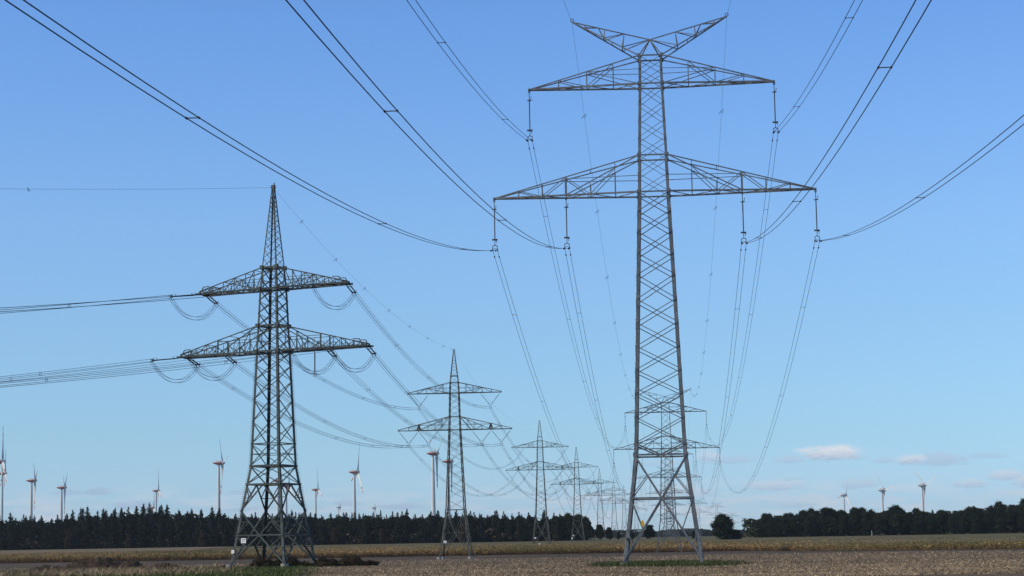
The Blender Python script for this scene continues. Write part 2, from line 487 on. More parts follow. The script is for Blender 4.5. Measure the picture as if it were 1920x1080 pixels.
class Pylon:
    """a lattice tower in its own frame: u across the line, v along it, z up"""
    def __init__(self, prof, sizes):
        self.prof = prof
        self.s = sizes
        self.leg = [MB() for _ in range(4)]
        self.br = MB()

    def half(self, h):
        p = self.prof
        for (h0, a0), (h1, a1) in zip(p, p[1:]):
            if h <= h1:
                return lerp(a0, a1, (h - h0) / (h1 - h0))
        return p[-1][1]

    def pt(self, c, h):
        a = self.half(h)
        return Vector((CORN[c][0] * a, CORN[c][1] * a, h))

    def legs(self, bolts=(), foot=True, sec=True):
        for c in range(4):
            for (h0, _), (h1, _) in zip(self.prof, self.prof[1:]):
                w = self.s['leg'] * (1.0 if h0 < 20 else 0.85 if h0 < 36 else 0.7 if h1 < 47 or self.half(h1) > 0.5 else 0.48)
                if sec:
                    self.leg[c].ell(self.pt(c, h0), self.pt(c, h1), (-CORN[c][0], 0, 0), (0, -CORN[c][1], 0), w, w * 0.16)
                else:
                    self.leg[c].bar(self.pt(c, h0), self.pt(c, h1), w * 0.8)
            if c in bolts:
                step, ln, th, hmax = bolts[c]
                h = 2.4
                k = 0
                while h < hmax:
                    p = self.pt(c, h)
                    d = Vector((CORN[c][0], 0, 0)) if k % 2 else Vector((0, CORN[c][1], 0))
                    if ln > 0.15:
                        d = Vector((CORN[c][0], CORN[c][1], 0)).normalized()
                    self.leg[c].bar(p, p + d * ln, th)
                    h += step
                    k += 1

    def faces(self):
        return [(0, 1), (1, 2), (2, 3), (3, 0)]

    def xpanel(self, h0, h1, w=None):
        w = w or self.s['brace']
        for a, b in self.faces():
            self.br.bar(self.pt(a, h0), self.pt(b, h1), w, w * 0.5)
            self.br.bar(self.pt(b, h0), self.pt(a, h1), w, w * 0.5)

    def ringh(self, h, w=None):
        for a, b in self.faces():
            self.br.bar(self.pt(a, h), self.pt(b, h), w or self.s['horiz'])

    def half_x(self, h0, h1, w=None):
        """inverted V: from the middle of the ring h0 to the corners at h1"""
        for a, b in self.faces():
            m = (self.pt(a, h0) + self.pt(b, h0)) / 2
            self.br.bar(self.pt(a, h1), m, w or self.s['brace'])
            self.br.bar(self.pt(b, h1), m, w or self.s['brace'])

    def leg_stage(self, hb, hk, hm, extra=True):
        """big cross under the knee hk with a horizontal through its middle hm and small stays"""
        w = self.s['cross']
        ws = w * 0.62
        self.ringh(hk)
        self.ringh(hm, self.s['horiz'] * 0.85)
        for a, b in self.faces():
            for p, q in ((a, b), (b, a)):
                m = (self.pt(a, hm) + self.pt(b, hm)) / 2
                kp = self.pt(p, hk)
                foot = self.pt(p, hb + 0.25)
                self.br.bar(kp, m, w)
                self.br.bar(m, foot, w)
                up = lerp(kp, m, 0.47)
                self.br.bar(up, self.pt(p, hm), ws)
                lo = lerp(m, foot, 0.5)
                hl = lo.z
                self.br.bar(self.pt(p, hm), lo, ws)
                self.br.bar(self.pt(p, hl), lo, ws)
                if extra:
                    lo2 = lerp(m, foot, 0.76)
                    self.br.bar(self.pt(p, hl), lo2, ws * 0.8)
                    self.br.bar(self.pt(p, lo2.z), lo2, ws * 0.8)

    def arm(self, sgn, L, hb, ht, tip_hw, tip_dz, stations, inner=None, chord=None, lace=None, rise=0.0, lat=1):
        """one crossarm; returns a mesh builder. stations = distances from the axis of the uprights"""
        mb = MB()
        c, l = chord or self.s['chord'], lace or self.s['lace']
        ab, at = self.half(hb), self.half(ht)
        tip = {v: Vector((sgn * L, v * tip_hw, hb + rise)) for v in (-1, 1)}
        tipt = {v: Vector((sgn * L, v * tip_hw, hb + rise + tip_dz)) for v in (-1, 1)}
        B0 = {v: Vector((sgn * ab, v * ab, hb)) for v in (-1, 1)}
        T0 = {v: Vector((sgn * at, v * at, ht)) for v in (-1, 1)}

        def bot(x, v):
            return lerp(B0[v], tip[v], (x - ab) / (L - ab))

        def top(x, v):
            return lerp(T0[v], tipt[v], (x - at) / (L - at))
        for v in (-1, 1):
            mb.bar(B0[v], tip[v], c, c)
            mb.bar(T0[v], tipt[v], l * 1.15)
        mb.bar(tip[-1] + Vector((0, -c * 0.8, 0)), tip[1] + Vector((0, c * 0.8, 0)), c * 1.15)
        if tip_dz > 0.1:
            for v in (-1, 1):
                mb.bar(tip[v], tipt[v], c * 0.9)
            mb.bar(tipt[-1], tipt[1], l)
        xs = sorted(stations)
        for v in (-1, 1):
            prev = None
            for i, x in enumerate(xs):
                b, t = bot(x, v), top(x, v)
                if inner and x < inner - 0.05:
                    # under the strong diagonal that runs from the inner hanging point up to the body
                    sb, st = bot(inner, v), T0[v]
                    f = (inner - x) / (inner - at)
                    t = lerp(sb, st, f)
                mb.bar(b, t, l * (1.5 if inner and abs(x - inner) < 0.05 else 0.8))
                if prev is not None:
                    px, pb, ptop = prev
                    if i % 2 == 0:
                        mb.bar(pb, t, l * 0.8)
                    else:
                        mb.bar(ptop, b, l * 0.8)
                prev = (x, b, t)
            if inner:
                mb.bar(bot(inner, v), T0[v], l * 1.1)
                # level tie from the upright to the body
                ti = lerp(bot(inner, v), top(inner, v), 0.9)
                mb.bar(ti, Vector((sgn * self.half(ti.z), v * self.half(ti.z), ti.z)), l * 0.7)
            else:
                x = xs[len(xs) // 2]
                t = top(x, v)
                mb.bar(t, Vector((sgn * self.half(t.z), v * self.half(t.z), t.z)), l * 0.6)
                mb.bar(t, B0[v], l * 0.8)
            if lat > 1:
                # second, finer lattice between the uprights
                for x0, x1 in zip(xs, xs[1:]):
                    xm = (x0 + x1) / 2
                    bm = bot(xm, v)
                    mb.bar(bm, lerp(bot(x0, v), top(x0, v), 0.55), l * 0.55)
                    mb.bar(bm, lerp(bot(x1, v), top(x1, v), 0.55), l * 0.55)
                    mb.bar(bm, lerp(bm, top(xm, v), 0.6), l * 0.5)
        # plan bracing of the bottom and the top
        seq = [ab] + xs + [L]
        for i, (x0, x1) in enumerate(zip(seq, seq[1:])):
            v = 1 if i % 2 else -1
            mb.bar(bot(x0, v), bot(x1, -v), l * 0.75)
            if x0 > ab:
                mb.bar(bot(x0, -1), bot(x0, 1), l * 0.7)
                mb.bar(top(x0, -1), top(x0, 1), l * 0.6)
        return mb


def finish_pylon(P, arms, root, m, leg_label=None):
    for c in range(4):
        P.leg[c].build('leg', m, root)
    P.br.build('bracing', m, root)
    for mb in arms:
        mb.build('crossarm', m, root)


# the tall grey line with single hanging insulators and twin conductors -------------
def tall_pylon(cut, name, label, loc, rz, detailed):
    hk = 10.15 if cut == 0 else cut + 10.15
    kneehalf = lerp(2.44, 1.49, (hk - 10.15) / (35.4 - 10.15))
    prof = [(cut, 3.7), (hk, kneehalf), (35.4, 1.49), (39.0, 1.38), (46.1, 1.15), (48.9, 1.10)]
    s = dict(leg=0.28, brace=0.135, horiz=0.16, cross=0.125, chord=0.155, lace=0.085)
    if not detailed:
        s.update(leg=0.32, brace=0.12, lace=0.11, chord=0.17)
    mt = M['steel' if detailed else 'steel_far']
    P = Pylon(prof, s)
    P.legs(bolts={0: (0.42, 0.13, 0.03, 46)} if detailed else {}, sec=detailed)
    P.leg_stage(cut, hk, cut + 6.1, True)
    nodes = [11.25, 13.7, 16.0, 18.2, 20.45, 22.7, 24.95, 27.3, 29.4, 31.5, 33.5, 35.4]
    nodes = [h for h in nodes if h > hk + 0.6]
    P.half_x(hk, nodes[0])
    for a, b in zip(nodes, nodes[1:]):
        P.xpanel(a, b)
    for a, b in ((35.4, 37.2), (37.2, 39.0), (39.0, 40.75), (40.75, 42.5), (42.5, 44.3), (44.3, 46.1), (46.1, 47.5), (47.5, 48.9)):
        P.xpanel(a, b, 0.08)
    for h in (35.4, 39.0, 46.1, 48.9):
        P.ringh(h, 0.13)
    if detailed:
        # gusset plates at the main joints
        for h in (hk, 35.4, 39.0, 46.1, 48.9):
            for c in range(4):
                p = P.pt(c, h)
                P.br.box((p.x, p.y - CORN[c][1] * 0.02 + CORN[c][1] * 0.03, p.z), (0.3, 0.04, 0.42))
    root = empty(name, loc, rz)
    tag(root, label, 'pylon', 'tall grey pylons of the twin cable line')
    arms = []
    for sg in (-1, 1):
        arms.append(P.arm(sg, 11.9, 46.1, 48.9, 0.12, 0.0, [3.65, 6.24, 9.0], None, rise=0.0))
        arms.append(P.arm(sg, 15.5, 35.4, 39.0, 0.12, 0.0, [3.7, 6.1, 8.5, 10.8, 13.1], 8.5))
    finish_pylon(P, arms, root, mt)
    # V shaped earth wire peak
    for sg in (-1, 1):
        mb = MB()
        mid = Vector((0, 0, 50.7))
        tip = Vector((sg * 7.55, 0, 52.75))
        for v in (-1, 1):
            cor = Vector((sg * 1.1, v * 1.1, 48.9))
            mb.bar(cor, tip, 0.11)
            mb.bar(cor, mid, 0.09)
            for f, g in ((0.25, 0.33), (0.52, 0.58), (0.78, 0.84)):
                pb = lerp(cor, tip, f)
                mb.bar(pb, lerp(mid, tip, g), 0.07)
            mb.bar(lerp(cor, tip, 0.25), mid, 0.08)
            mb.bar(lerp(cor, tip, 0.52), lerp(mid, tip, 0.33), 0.07)
            mb.bar(lerp(cor, tip, 0.52), lerp(mid, tip, 0.66), 0.07)
            mb.bar(lerp(cor, tip, 0.84), lerp(mid, tip, 0.66), 0.06)
        for f in (0.25, 0.4, 0.52, 0.66, 0.78):
            mb.bar(lerp(Vector((sg * 1.1, -1.1, 48.9)), tip, f), lerp(Vector((sg * 1.1, 1.1, 48.9)), tip, f), 0.06)
        mb.bar(mid, tip, 0.10)
        mb.ring(tip + Vector((0, 0, 0.18)), 0.16, 0.07, (0, 1, 0), 8)
        mb.build('peak_arm', mt, root)
    if detailed:
        for c in range(4):
            mb = MB()
            p = P.pt(c, cut)
            mb.tube([(p.x, p.y, p.z - 0.6), (p.x, p.y, p.z + 0.14)], 0.34, 12)
            mb.build('footing', M['concrete'], root)
        y = MB()
        sp = P.pt(0, 4.1)
        y.box((sp.x + 1.35, sp.y - 0.08, 3.62), (0.3, 0.02, 0.34))
        y.add([Vector((sp.x + dx_, sp.y + dy_, dz_)) for dy_ in (-0.08, -0.06) for dx_, dz_ in ((1.17, 3.79), (1.53, 3.79), (1.35, 4.08))],
              [(0, 1, 2), (5, 4, 3), (0, 3, 4, 1), (1, 4, 5, 2), (2, 5, 3, 0)])
        yo = y.build('warning_sign', M['yellow'], root)
        yo['label'] = 'small yellow warning sign under the leg brace'
        pl = MB()
        q = P.pt(0, 2.3)
        pl.box((q.x + 0.16, q.y - 0.05, 2.3), (0.16, 0.03, 0.22))
        pl.build('number_plate', M['black'], root)
    return root


LINE_RZ = -math.atan2(44.5 - 13.87, 580 - 188)
DL = Vector((math.sin(-LINE_RZ), math.cos(LINE_RZ), 0))   # along the tall line, away from the camera
T1 = tall_pylon(0, 'lattice_pylon', 'tallest pale grey pylon with V shaped peak, on the grass patch', (13.87, 188, 0.15), LINE_RZ, True)
T2 = tall_pylon(4.75, 'lattice_pylon', 'smaller grey V peaked pylon seen between the legs of the tallest pylon', (44.5, 580, -4.72), LINE_RZ, False)
FAR_T = [
    ((71.4, 925, -0.9), 'distant V peaked pylon, third in line behind the tallest'),
    ((101.3, 1306, 2.4), 'fourth pylon of the tall grey line, faint behind the braces of the tallest pylon'),
    ((129.9, 1690, 2.8), 'fifth pylon of the tall grey line, faint under the low cloud'),
    ((164.5, 2100, 1.5), 'sixth pylon of the tall grey line, faint at the horizon'),
    ((215.7, 2350, 7.9), 'hair thin distant pylon just left of the round lone tree'),
    ((273.1, 2700, 10.6), 'hair thin distant pylon standing up behind the round lone tree'),
    ((348.2, 3200, 5.8), 'hair thin distant pylon right of the round lone tree top'),
]
TS = [T1, T2]
for loc, lab in FAR_T:
    o = copy_tree(T2)
    o.location = loc
    o['label'] = lab
    TS.append(o)


# the older line on the left: one barrel-less double arm pylon with a spire ----------
SP_NODES = [10.8, 13.2, 15.5, 17.7, 19.8, 21.8, 23.7, 25.5, 27.25, 28.9]
SP_UP = [28.9, 30.4, 31.9, 33.3, 34.7, 36.1, 37.3, 38.5, 39.7]


def spire_pylon(name, label, loc, rz, m, det):
    prof = [(0, 3.5), (10.8, 2.16), (28.9, 1.36), (31.9, 1.25), (37.3, 1.12), (39.7, 1.0), (47.1, 0.16)]
    s = dict(leg=0.24, brace=0.085, horiz=0.12, cross=0.12, chord=0.16, lace=0.09)
    P = Pylon(prof, s)
    P.legs(sec=det)
    P.leg_stage(0, 10.8, 5.6, False)
    for a, b in zip(SP_NODES, SP_NODES[1:]):
        P.xpanel(a, b)
    for a, b in zip(SP_UP, SP_UP[1:]):
        P.xpanel(a, b, 0.085)
    h = 39.7
    while h < 46.2:
        n = min(h + max(0.55, P.half(h) * 1.25), 46.6)
        P.xpanel(h, n, 0.06)
        h = n
    for h in (28.9, 31.9, 37.3, 39.7, 41.2):
        P.ringh(h, 0.13)
    P.br.ring((0, 0, 47.15), 0.28, 0.1, (0, 1, 0), 8)
    root = empty(name, loc, rz)
    tag(root, label, 'pylon', 'green grey spire topped pylons of the quad cable line')
    arms = []
    for sg in (-1, 1):
        arms.append(P.arm(sg, 10.75, 37.3, 39.7, 0.22, 0.18, [2.6, 4.3, 6.4, 8.5], None))
        a = P.arm(sg, 13.0, 28.9, 31.9, 0.22, 0.18, [2.9, 4.5, 6.2, 8.25, 10.6], 8.25)
        # A-shaped bracket over the inner hanging point
        for v in (-1, 1):
            a.bar((sg * 7.8, v * 0.6, 28.9), (sg * 8.25, v * 0.5, 30.3), 0.14)
            a.bar((sg * 8.7, v * 0.6, 28.9), (sg * 8.25, v * 0.5, 30.3), 0.14)
            a.bar((sg * P.half(30.4), v * P.half(30.4), 31.7), (sg * 3.75, v * 0.9, 28.9), 0.12)
        arms.append(a)
    finish_pylon(P, arms, root, m)
    if det:
        for c in range(4):
            mb = MB()
            p = P.pt(c, 0)
            mb.tube([(p.x, p.y, -0.7), (p.x, p.y, 0.25)], 0.5, 12)
            mb.build('footing', M['concrete'], root)
        mb = MB()
        p = P.pt(0, 3.4)
        mb.box((p.x + 0.9, p.y - 0.12, 3.6), (0.75, 0.03, 0.55))
        mb.build('number_plate', M['plate'], root)
    return root


L_RZ = -math.atan2(57.1 + 13.56, 1345 - 450)
DL2 = Vector((math.sin(-L_RZ), math.cos(L_RZ), 0))
SB = spire_pylon('lattice_pylon', 'green grey spire topped pylon standing right of the big dark angle pylon', (-13.56, 450, 0.3), L_RZ, M['steel_mid'], True)
SPIRES = [SB]
FAR_S = [
    ((9.45, 740, 2.7), 'spire topped pylon before the right end of the dark wood, second in its row'),
    ((30.6, 985, 5.2), 'spire topped pylon at the very end of the dark wood, third of the suspension row'),
    ((57.2, 1345, 9.2), 'spire topped pylon in the gap between the dark wood and the tallest pylon'),
    ((82.2, 1660, 13.4), 'faint spire topped pylon, second in the gap left of the tallest pylon'),
    ((106.4, 1950, 17.4), 'faint spire topped pylon closest to the left leg of the tallest pylon'),
    ((139.4, 2300, 18.6), 'very faint spire topped pylon between the legs of the tallest pylon'),
]
for loc, lab in FAR_S:
    o = copy_tree(SB)
    o.location = loc
    o['label'] = lab
    SPIRES.append(o)


# the dark angle pylon --------------------------------------------------------------
A_RZ = R(-24.0)
A_LOC = Vector((-30.5, 250, 0.3))


def angle_pylon():
    prof = [(0, 3.95), (6.8, 2.95), (12.4, 2.14), (26.9, 1.60), (30.2, 1.46), (34.95, 1.28), (37.7, 1.06), (48.1, 0.17)]
    s = dict(leg=0.31, brace=0.12, horiz=0.15, cross=0.17, chord=0.23, lace=0.10)
    P = Pylon(prof, s)
    b = (0.27, 0.20, 0.055, 26.5)
    P.legs(bolts={0: b, 1: b, 2: b, 3: b}, sec=True)
    # wide foot: cross, level struts and stays
    w = 0.19
    P.ringh(3.75, 0.18)
    for a, c in P.faces():
        for p, q in ((a, c), (c, a)):
            m = (P.pt(a, 3.75) + P.pt(c, 3.75)) / 2
            P.br.bar(P.pt(p, 0.2), m, w)
            P.br.bar(m, P.pt(p, 6.8), w * 0.9)
            lo = lerp(m, P.pt(p, 0.2), 0.42)
            P.br.bar(P.pt(p, lo.z), lo, 0.09)
            P.br.bar(P.pt(p, 3.75), lo, 0.11)
            lo2 = lerp(m, P.pt(p, 0.2), 0.72)
            P.br.bar(P.pt(p, lo.z), lo2, 0.09)
            P.br.bar(P.pt(p, lo2.z), lo2, 0.08)
            up = lerp(m, P.pt(p, 6.8), 0.55)
            P.br.bar(P.pt(p, up.z), up, 0.09)
            P.br.bar(P.pt(p, 3.75), up, 0.11)
        top = (P.pt(a, 10.1) + P.pt(c, 10.1)) / 2
        P.br.bar(P.pt(a, 6.8), top, 0.15)
        P.br.bar(P.pt(c, 6.8), top, 0.15)
        for p in (a, c):
            sm = lerp(P.pt(p, 6.8), top, 0.5)
            P.br.bar(P.pt(p, 8.4), sm, 0.09)
            P.br.bar(P.pt(p, 10.1), sm, 0.10)
    P.ringh(10.1, 0.2)
    P.xpanel(10.1, 12.4, 0.15)
    P.ringh(12.4, 0.24)
    hs_ = [12.4, 15.2, 18.0, 20.8, 23.2, 25.2, 26.9]
    for a, c in zip(hs_, hs_[1:]):
        P.xpanel(a, c)
    P.ringh(15.2, 0.12)
    P.ringh(13.9, 0.08)
    for a, c in ((26.9, 28.6), (28.6, 30.2), (30.2, 31.8), (31.8, 33.4), (33.4, 34.95), (34.95, 36.3), (36.3, 37.7)):
        P.xpanel(a, c, 0.13)
    for h in (26.9, 30.2, 34.95, 37.7):
        P.ringh(h, 0.22)
        for c in range(4):
            p = P.pt(c, h)
            P.br.box((p.x, p.y, p.z), (0.42, 0.42, 0.5))
    h = 37.7
    while h < 47.0:
        n = min(h + max(0.6, P.half(h) * 1.15), 47.6)
        P.xpanel(h, n, 0.055)
        h = n
    P.br.bar((0, 0, 46.9), (0, 0, 48.0), 0.2)
    P.br.box((0, 0, 48.2), (0.5, 0.35, 0.5))
    P.br.bar((0.12, 0, 48.3), (0.12, 0, 48.75), 0.12)
    root = empty('lattice_pylon', A_LOC, A_RZ)
    tag(root, 'dark green lattice angle pylon with spire and step bolts, largest on the left', 'pylon')
    arms = []
    for sg in (-1, 1):
        arms.append(P.arm(sg, 10.5, 34.95, 37.7, 0.85, 0.35, [2.2, 3.5, 5.2, 6.9, 8.6, 9.6], None, lat=2))
        arms.append(P.arm(sg, 13.35, 26.9, 30.2, 0.85, 0.35, [2.6, 4.2, 5.8, 7.55, 9.3, 11.0, 12.2], 7.55, lat=2))
    for mb, L, hb in ((arms[0], -10.5, 34.95), (arms[2], 10.5, 34.95), (arms[1], -13.35, 26.9), (arms[3], 13.35, 26.9)):
        # walkway rail and beam ends at the tips
        sg = -1 if L < 0 else 1
        mb.bar((L, 0.85, hb), (L + sg * 0.55, 0.85, hb + 0.02), 0.22)
        mb.bar((L, -0.85, hb), (L + sg * 0.55, -0.85, hb + 0.02), 0.22)
        for v in (-0.85, 0.85):
            mb.bar((L - sg * 0.2, v, hb + 0.3), (L - sg * 1.6, v, hb + 0.75), 0.12)
            mb.bar((L - sg * 0.2, v, hb + 0.3), (L - sg * 0.5, v, hb + 0.85), 0.1)
            mb.bar((L - sg * 0.5, v, hb + 0.85), (L - sg * 1.4, v, hb + 0.9), 0.1)
    finish_pylon(P, arms, root, M['steel_dark'])
    for c in range(4):
        mb = MB()
        p = P.pt(c, 0)
        mb.tube([(p.x, p.y, -0.7), (p.x, p.y, 0.2)], 0.5, 12)
        mb.build('footing', M['concrete'], root)
    return root, P


PA, PAgeo = angle_pylon()
# two white plates on the angle pylon
for (c, h, off, sz, lab, txt) in ((0, 3.1, 1.35, (0.72, 0.62), 'larger white number plate on a cross brace', True), (0, 1.75, 0.12, (0.42, 0.42), 'small white plate on the corner leg', False)):
    p = PAgeo.pt(c, h)
    mb = MB()
    mb.box((p.x + off, p.y - 0.16, h), (sz[0], 0.03, sz[1]))
    o = mb.build('number_plate', M['plate'], PA)
    o['label'] = lab
    if txt:
        # faded figures of the tower number
        k = MB()
        x0, z0, yy = p.x + off, h + 0.02, p.y - 0.185
        for bx in ((-0.16, 0, 0.05, 0.30), (0.06, 0.12, 0.22, 0.05), (0.10, -0.02, 0.05, 0.22)):
            k.box((x0 + bx[0], yy, z0 + bx[1]), (bx[2], 0.01, bx[3]))
        k.build('figures', M['fitting'], o)


def world(tower_loc, rz, u, v, h):
    c, s_ = math.cos(rz), math.sin(rz)
    return Vector((tower_loc[0] + u * c - v * s_, tower_loc[1] + u * s_ + v * c, tower_loc[2] + h))


# ------------------------------------------------------------------ insulators of the tall line
def hanging_insulator():
    root = empty('insulator_string')
    mb = MB()
    mb.bar((0, 0, 0.0), (0, 0, -0.85), 0.07)
    mb.ring((0, 0, -0.12), 0.1, 0.05, (0, 1, 0), 8)
    mb.build('link', M['fitting'], root)
    mb = MB()
    pts, rs = [], []
    z = -0.85
    while z > -3.95:
        for dz, r in ((0, 0.052), (-0.03, 0.066), (-0.06, 0.052)):
            pts.append((0, 0, z + dz))
            rs.append(r)
        z -= 0.1
    mb.tube(pts, 0.05, 8, True, rs)
    mb.build('rod', M['insul'], root)
    for z, sg in ((-0.95, 1), (-3.95, -1)):
        mb = MB()
        mb.ring((0.0, 0, z), 0.2, 0.035, (0, 0, 1), 10)
        mb.bar((-0.24, 0, z), (0.24, 0, z), 0.04)
        mb.bar((0.1, -0.1, z), (0.2, -0.2, z + sg * 0.35), 0.04)
        if sg < 0:
            mb.box((-0.16, 0, z + 0.02), (0.22, 0.2, 0.13))
            mb.box((0.16, 0, z + 0.0), (0.2, 0.2, 0.16))
        mb.build('arcing_ring', M['fitting'], root)
    mb = MB()
    mb.bar((0, 0, -3.95), (0, 0, -4.5), 0.06)
    mb.bar((0, 0, -4.45), (-0.225, 0, -4.58), 0.07)
    mb.bar((0, 0, -4.45), (0.225, 0, -4.58), 0.07)
    mb.bar((-0.225, 0, -4.55), (-0.225, 0, -4.92), 0.06)
    mb.bar((0.225, 0, -4.55), (0.225, 0, -4.92), 0.06)
    mb.bar((-0.225, 0, -4.8), (0.225, 0, -4.8), 0.035)
    mb.build('yoke', M['fitting'], root)
    for x in (-0.225, 0.225):
        mb = MB()
        mb.tube([(x, -0.28, -4.99), (x, 0, -4.95), (x, 0.28, -4.99)], 0.07, 6, True, [0.04, 0.1, 0.04])
        mb.build('clamp', M['wire'], root)
    return root


INS = hanging_insulator()
POS_T = [(-15.5, 35.3, 'left lower tip'), (-8.5, 35.3, 'left inner'), (8.5, 35.3, 'right inner'), (15.5, 35.3, 'right lower tip'), (-11.9, 46.0, 'left upper tip'), (11.9, 46.0, 'right upper tip')]
TNAME = ['the tallest pylon', 'the V peaked pylon behind the tallest', 'the third V peaked pylon', 'the fourth V peaked pylon']
first = True
for ti in range(3):
    for (u, h, where) in POS_T:
        o = INS if first else copy_tree(INS)
        first = False
        o.location = world(TS[ti].location, LINE_RZ, u, 0, h)
        o.rotation_euler = (0, 0, LINE_RZ)
        tag(o, 'grey rod insulator hanging from %s, %s' % (TNAME[ti], where), 'insulator', 'hanging insulators of the tall grey line')


# ------------------------------------------------------------------ conductors
def sag_pts(p, q, b, n=44, t0=0.0, t1=1.0):
    """parabola through p and q, b = 1 / (2 * catenary constant)"""
    L = Vector((q.x - p.x, q.y - p.y, 0)).length
    pts = []
    for i in range(n + 1):
        f = t0 + (t1 - t0) * i / n
        w = lerp(p, q, f)
        w.z -= b * L * L * f * (1 - f)
        pts.append(w)
    return pts


def bundle(name, p, q, offs, b, r, label, group, spacer=45.0, parts=True, cat='power line', n=44, first_sp=0.5):
    """a bundle of conductors with spacers; offs = [(side, up)]"""
    d = Vector((q.x - p.x, q.y - p.y, 0))
    L = d.length
    d.normalize()
    side = Vector((d.y, -d.x, 0))
    root = empty(name, p) if parts else None
    one = MB()
    for (a, up) in offs:
        mb = MB() if parts else one
        o = side * a + Vector((0, 0, up))
        base = p if parts else p
        pts = [w + o - base for w in sag_pts(p, q, b, n)]
        mb.tube(pts, r, 5)
        if parts:
            mb.build('wire', M['wire'], root)
    if spacer:
        s = spacer * first_sp
        while s < L - 8:
            f = s / L
            w = lerp(p, q, f)
            w.z -= b * L * L * f * (1 - f)
            c = w - p
            mb = MB() if parts else one
            th = max(r * 1.5, 0.035)
            pts = [c + side * a + Vector((0, 0, up)) for a, up in offs]
            if len(offs) == 2:
                mb.bar(pts[0], pts[1], th)
                for x in pts:
                    mb.bar(x - d * 0.12, x + d * 0.12, th * 1.6)
            else:
                mb.bar(pts[0], pts[3], th)
                mb.bar(pts[1], pts[2], th)
                mb.bar(lerp(pts[0], pts[3], 0.5), lerp(pts[1], pts[2], 0.5), th)
                for x in pts:
                    mb.bar(x - d * 0.1, x + d * 0.1, th * 1.5)
            if parts:
                mb.build('spacer', M['fitting'], root)
            s += spacer * (1.0 if len(offs) == 2 else 1.0)
    if parts:
        for k in (0.9,):
            for (a, up) in offs:
                if len(offs) == 2:
                    mb = MB()
                    for s in (1.3,):
                        w = sag_pts(p, q, b, 200)[max(1, int(200 * s / L))]
                        c = w - p + side * a + Vector((0, 0, up - 0.05))
                        mb.tube([c - d * 0.22, c - d * 0.1, c + d * 0.1, c + d * 0.22], 0.05, 6, True, [0.07, 0.03, 0.03, 0.07])
                    mb.build('damper', M['wire'], root)
    else:
        root = one.build(name, M['wire'])
        root.location = p
    return tag(root, label, cat, group)


TWIN = [(-0.225, 0.0), (0.225, 0.0)]
B_T = 0.00039
WHERE = ['left lower tip', 'left inner hanger', 'right inner hanger', 'right lower tip', 'left upper tip', 'right upper tip']
SPAN = (Vector(T2.location) - Vector(T1.location))
SPAN.z = 0
T0_loc = Vector(T1.location) - SPAN - Vector((0, 0, 2.0))
for i, (u, h, _) in enumerate(POS_T):
    hz = h - 4.95
    pts = [world(loc, LINE_RZ, u, 0, hz) for loc in (T0_loc + Vector((0, 0, 2.2 if u > 0 else -0.8)), TS[0].location, TS[1].location, TS[2].location, TS[3].location)]
    bundle('conductor_bundle', pts[1], pts[0], TWIN, B_T, 0.0215, 'twin black cables coming overhead from the tallest pylon, %s' % WHERE[i], 'twin cables passing overhead', 46.0, True, n=70, first_sp=0.65)
    bundle('conductor_bundle', pts[1], pts[2], TWIN, B_T, 0.020, 'twin cables running back from the tallest pylon, %s' % WHERE[i], 'twin cables running away behind the tallest pylon', 46.0, True, n=60)
    bundle('conductor_bundle', pts[2], pts[3], TWIN, B_T, 0.020, 'thin twin cables behind the second V peaked pylon, %s' % WHERE[i], 'thin far twin cables', 60.0, False, n=36)
    bundle('conductor_bundle', pts[3], pts[4], TWIN, B_T, 0.018, 'hair thin twin cables behind the third V peaked pylon, %s' % WHERE[i], 'thin far twin cables', 0, False, n=30)


def earth_wire(p, q, b, r, label, group, mark=34.0, parts=True, n=50):
    root = empty('earth_wire', p) if parts else None
    mb = MB()
    mb.tube([w - p for w in sag_pts(p, q, b, n)], r, 5)
    if not parts:
        o = mb.build('earth_wire', M['wire'])
        o.location = p
        return tag(o, label, 'earth wire', group)
    mb.build('wire', M['wire'], root)
    L = (q - p).length
    d = (q - p).normalized()
    side = Vector((d.y, -d.x, 0)).normalized()
    s = mark * 0.7
    while s < L - 5:
        f = s / L
        c = lerp(p, q, f) - p
        c.z -= b * L * L * f * (1 - f)
        k = MB()
        k.bar(c - side * 0.30 - Vector((0, 0, 0.28)), c + side * 0.22 + Vector((0, 0, 0.22)), 0.07, 0.05)
        k.bar(c + side * 0.2 + Vector((0, 0, 0.05)), c + side * 0.05 - Vector((0, 0, 0.3)), 0.05, 0.04)
        k.build('bird_marker', M['fitting'], root)
        s += mark
    return tag(root, label, 'earth wire', group)


for u, nm in ((-7.55, 'left'), (7.55, 'right')):
    pts = [world(loc, LINE_RZ, u, 0, 52.7) for loc in (T0_loc, TS[0].location, TS[1].location, TS[2].location, TS[3].location)]
    earth_wire(pts[1], pts[0], 0.00037, 0.012, 'thin earth wire rising overhead from the %s horn of the tallest pylon' % nm, 'earth wires of the tall grey line', 40, True)
    earth_wire(pts[1], pts[2], 0.00037, 0.012, 'thin earth wire with bird markers running back from the %s horn of the tallest pylon' % nm, 'earth wires of the tall grey line', 36, True)
    earth_wire(pts[2], pts[3], 0.00037, 0.012, 'hair thin earth wire behind the second V peaked pylon, %s horn' % nm, 'earth wires of the tall grey line', 0, False)

# ------------------------------------------------------------------ quad line on the left
QUAD = [(-0.2, 0.2), (0.2, 0.2), (0.2, -0.2), (-0.2, -0.2)]
B_Q = 0.00040
V_POS = [(-10.6, 28.9, 2.4, 'left lower tip'), (-6.1, 28.9, 2.3, 'left inner'), (6.1, 28.9, 2.3, 'right inner'), (10.6, 28.9, 2.4, 'right lower tip'), (-8.2, 37.3, 2.3, 'left upper tip'), (8.2, 37.3, 2.3, 'right upper tip')]


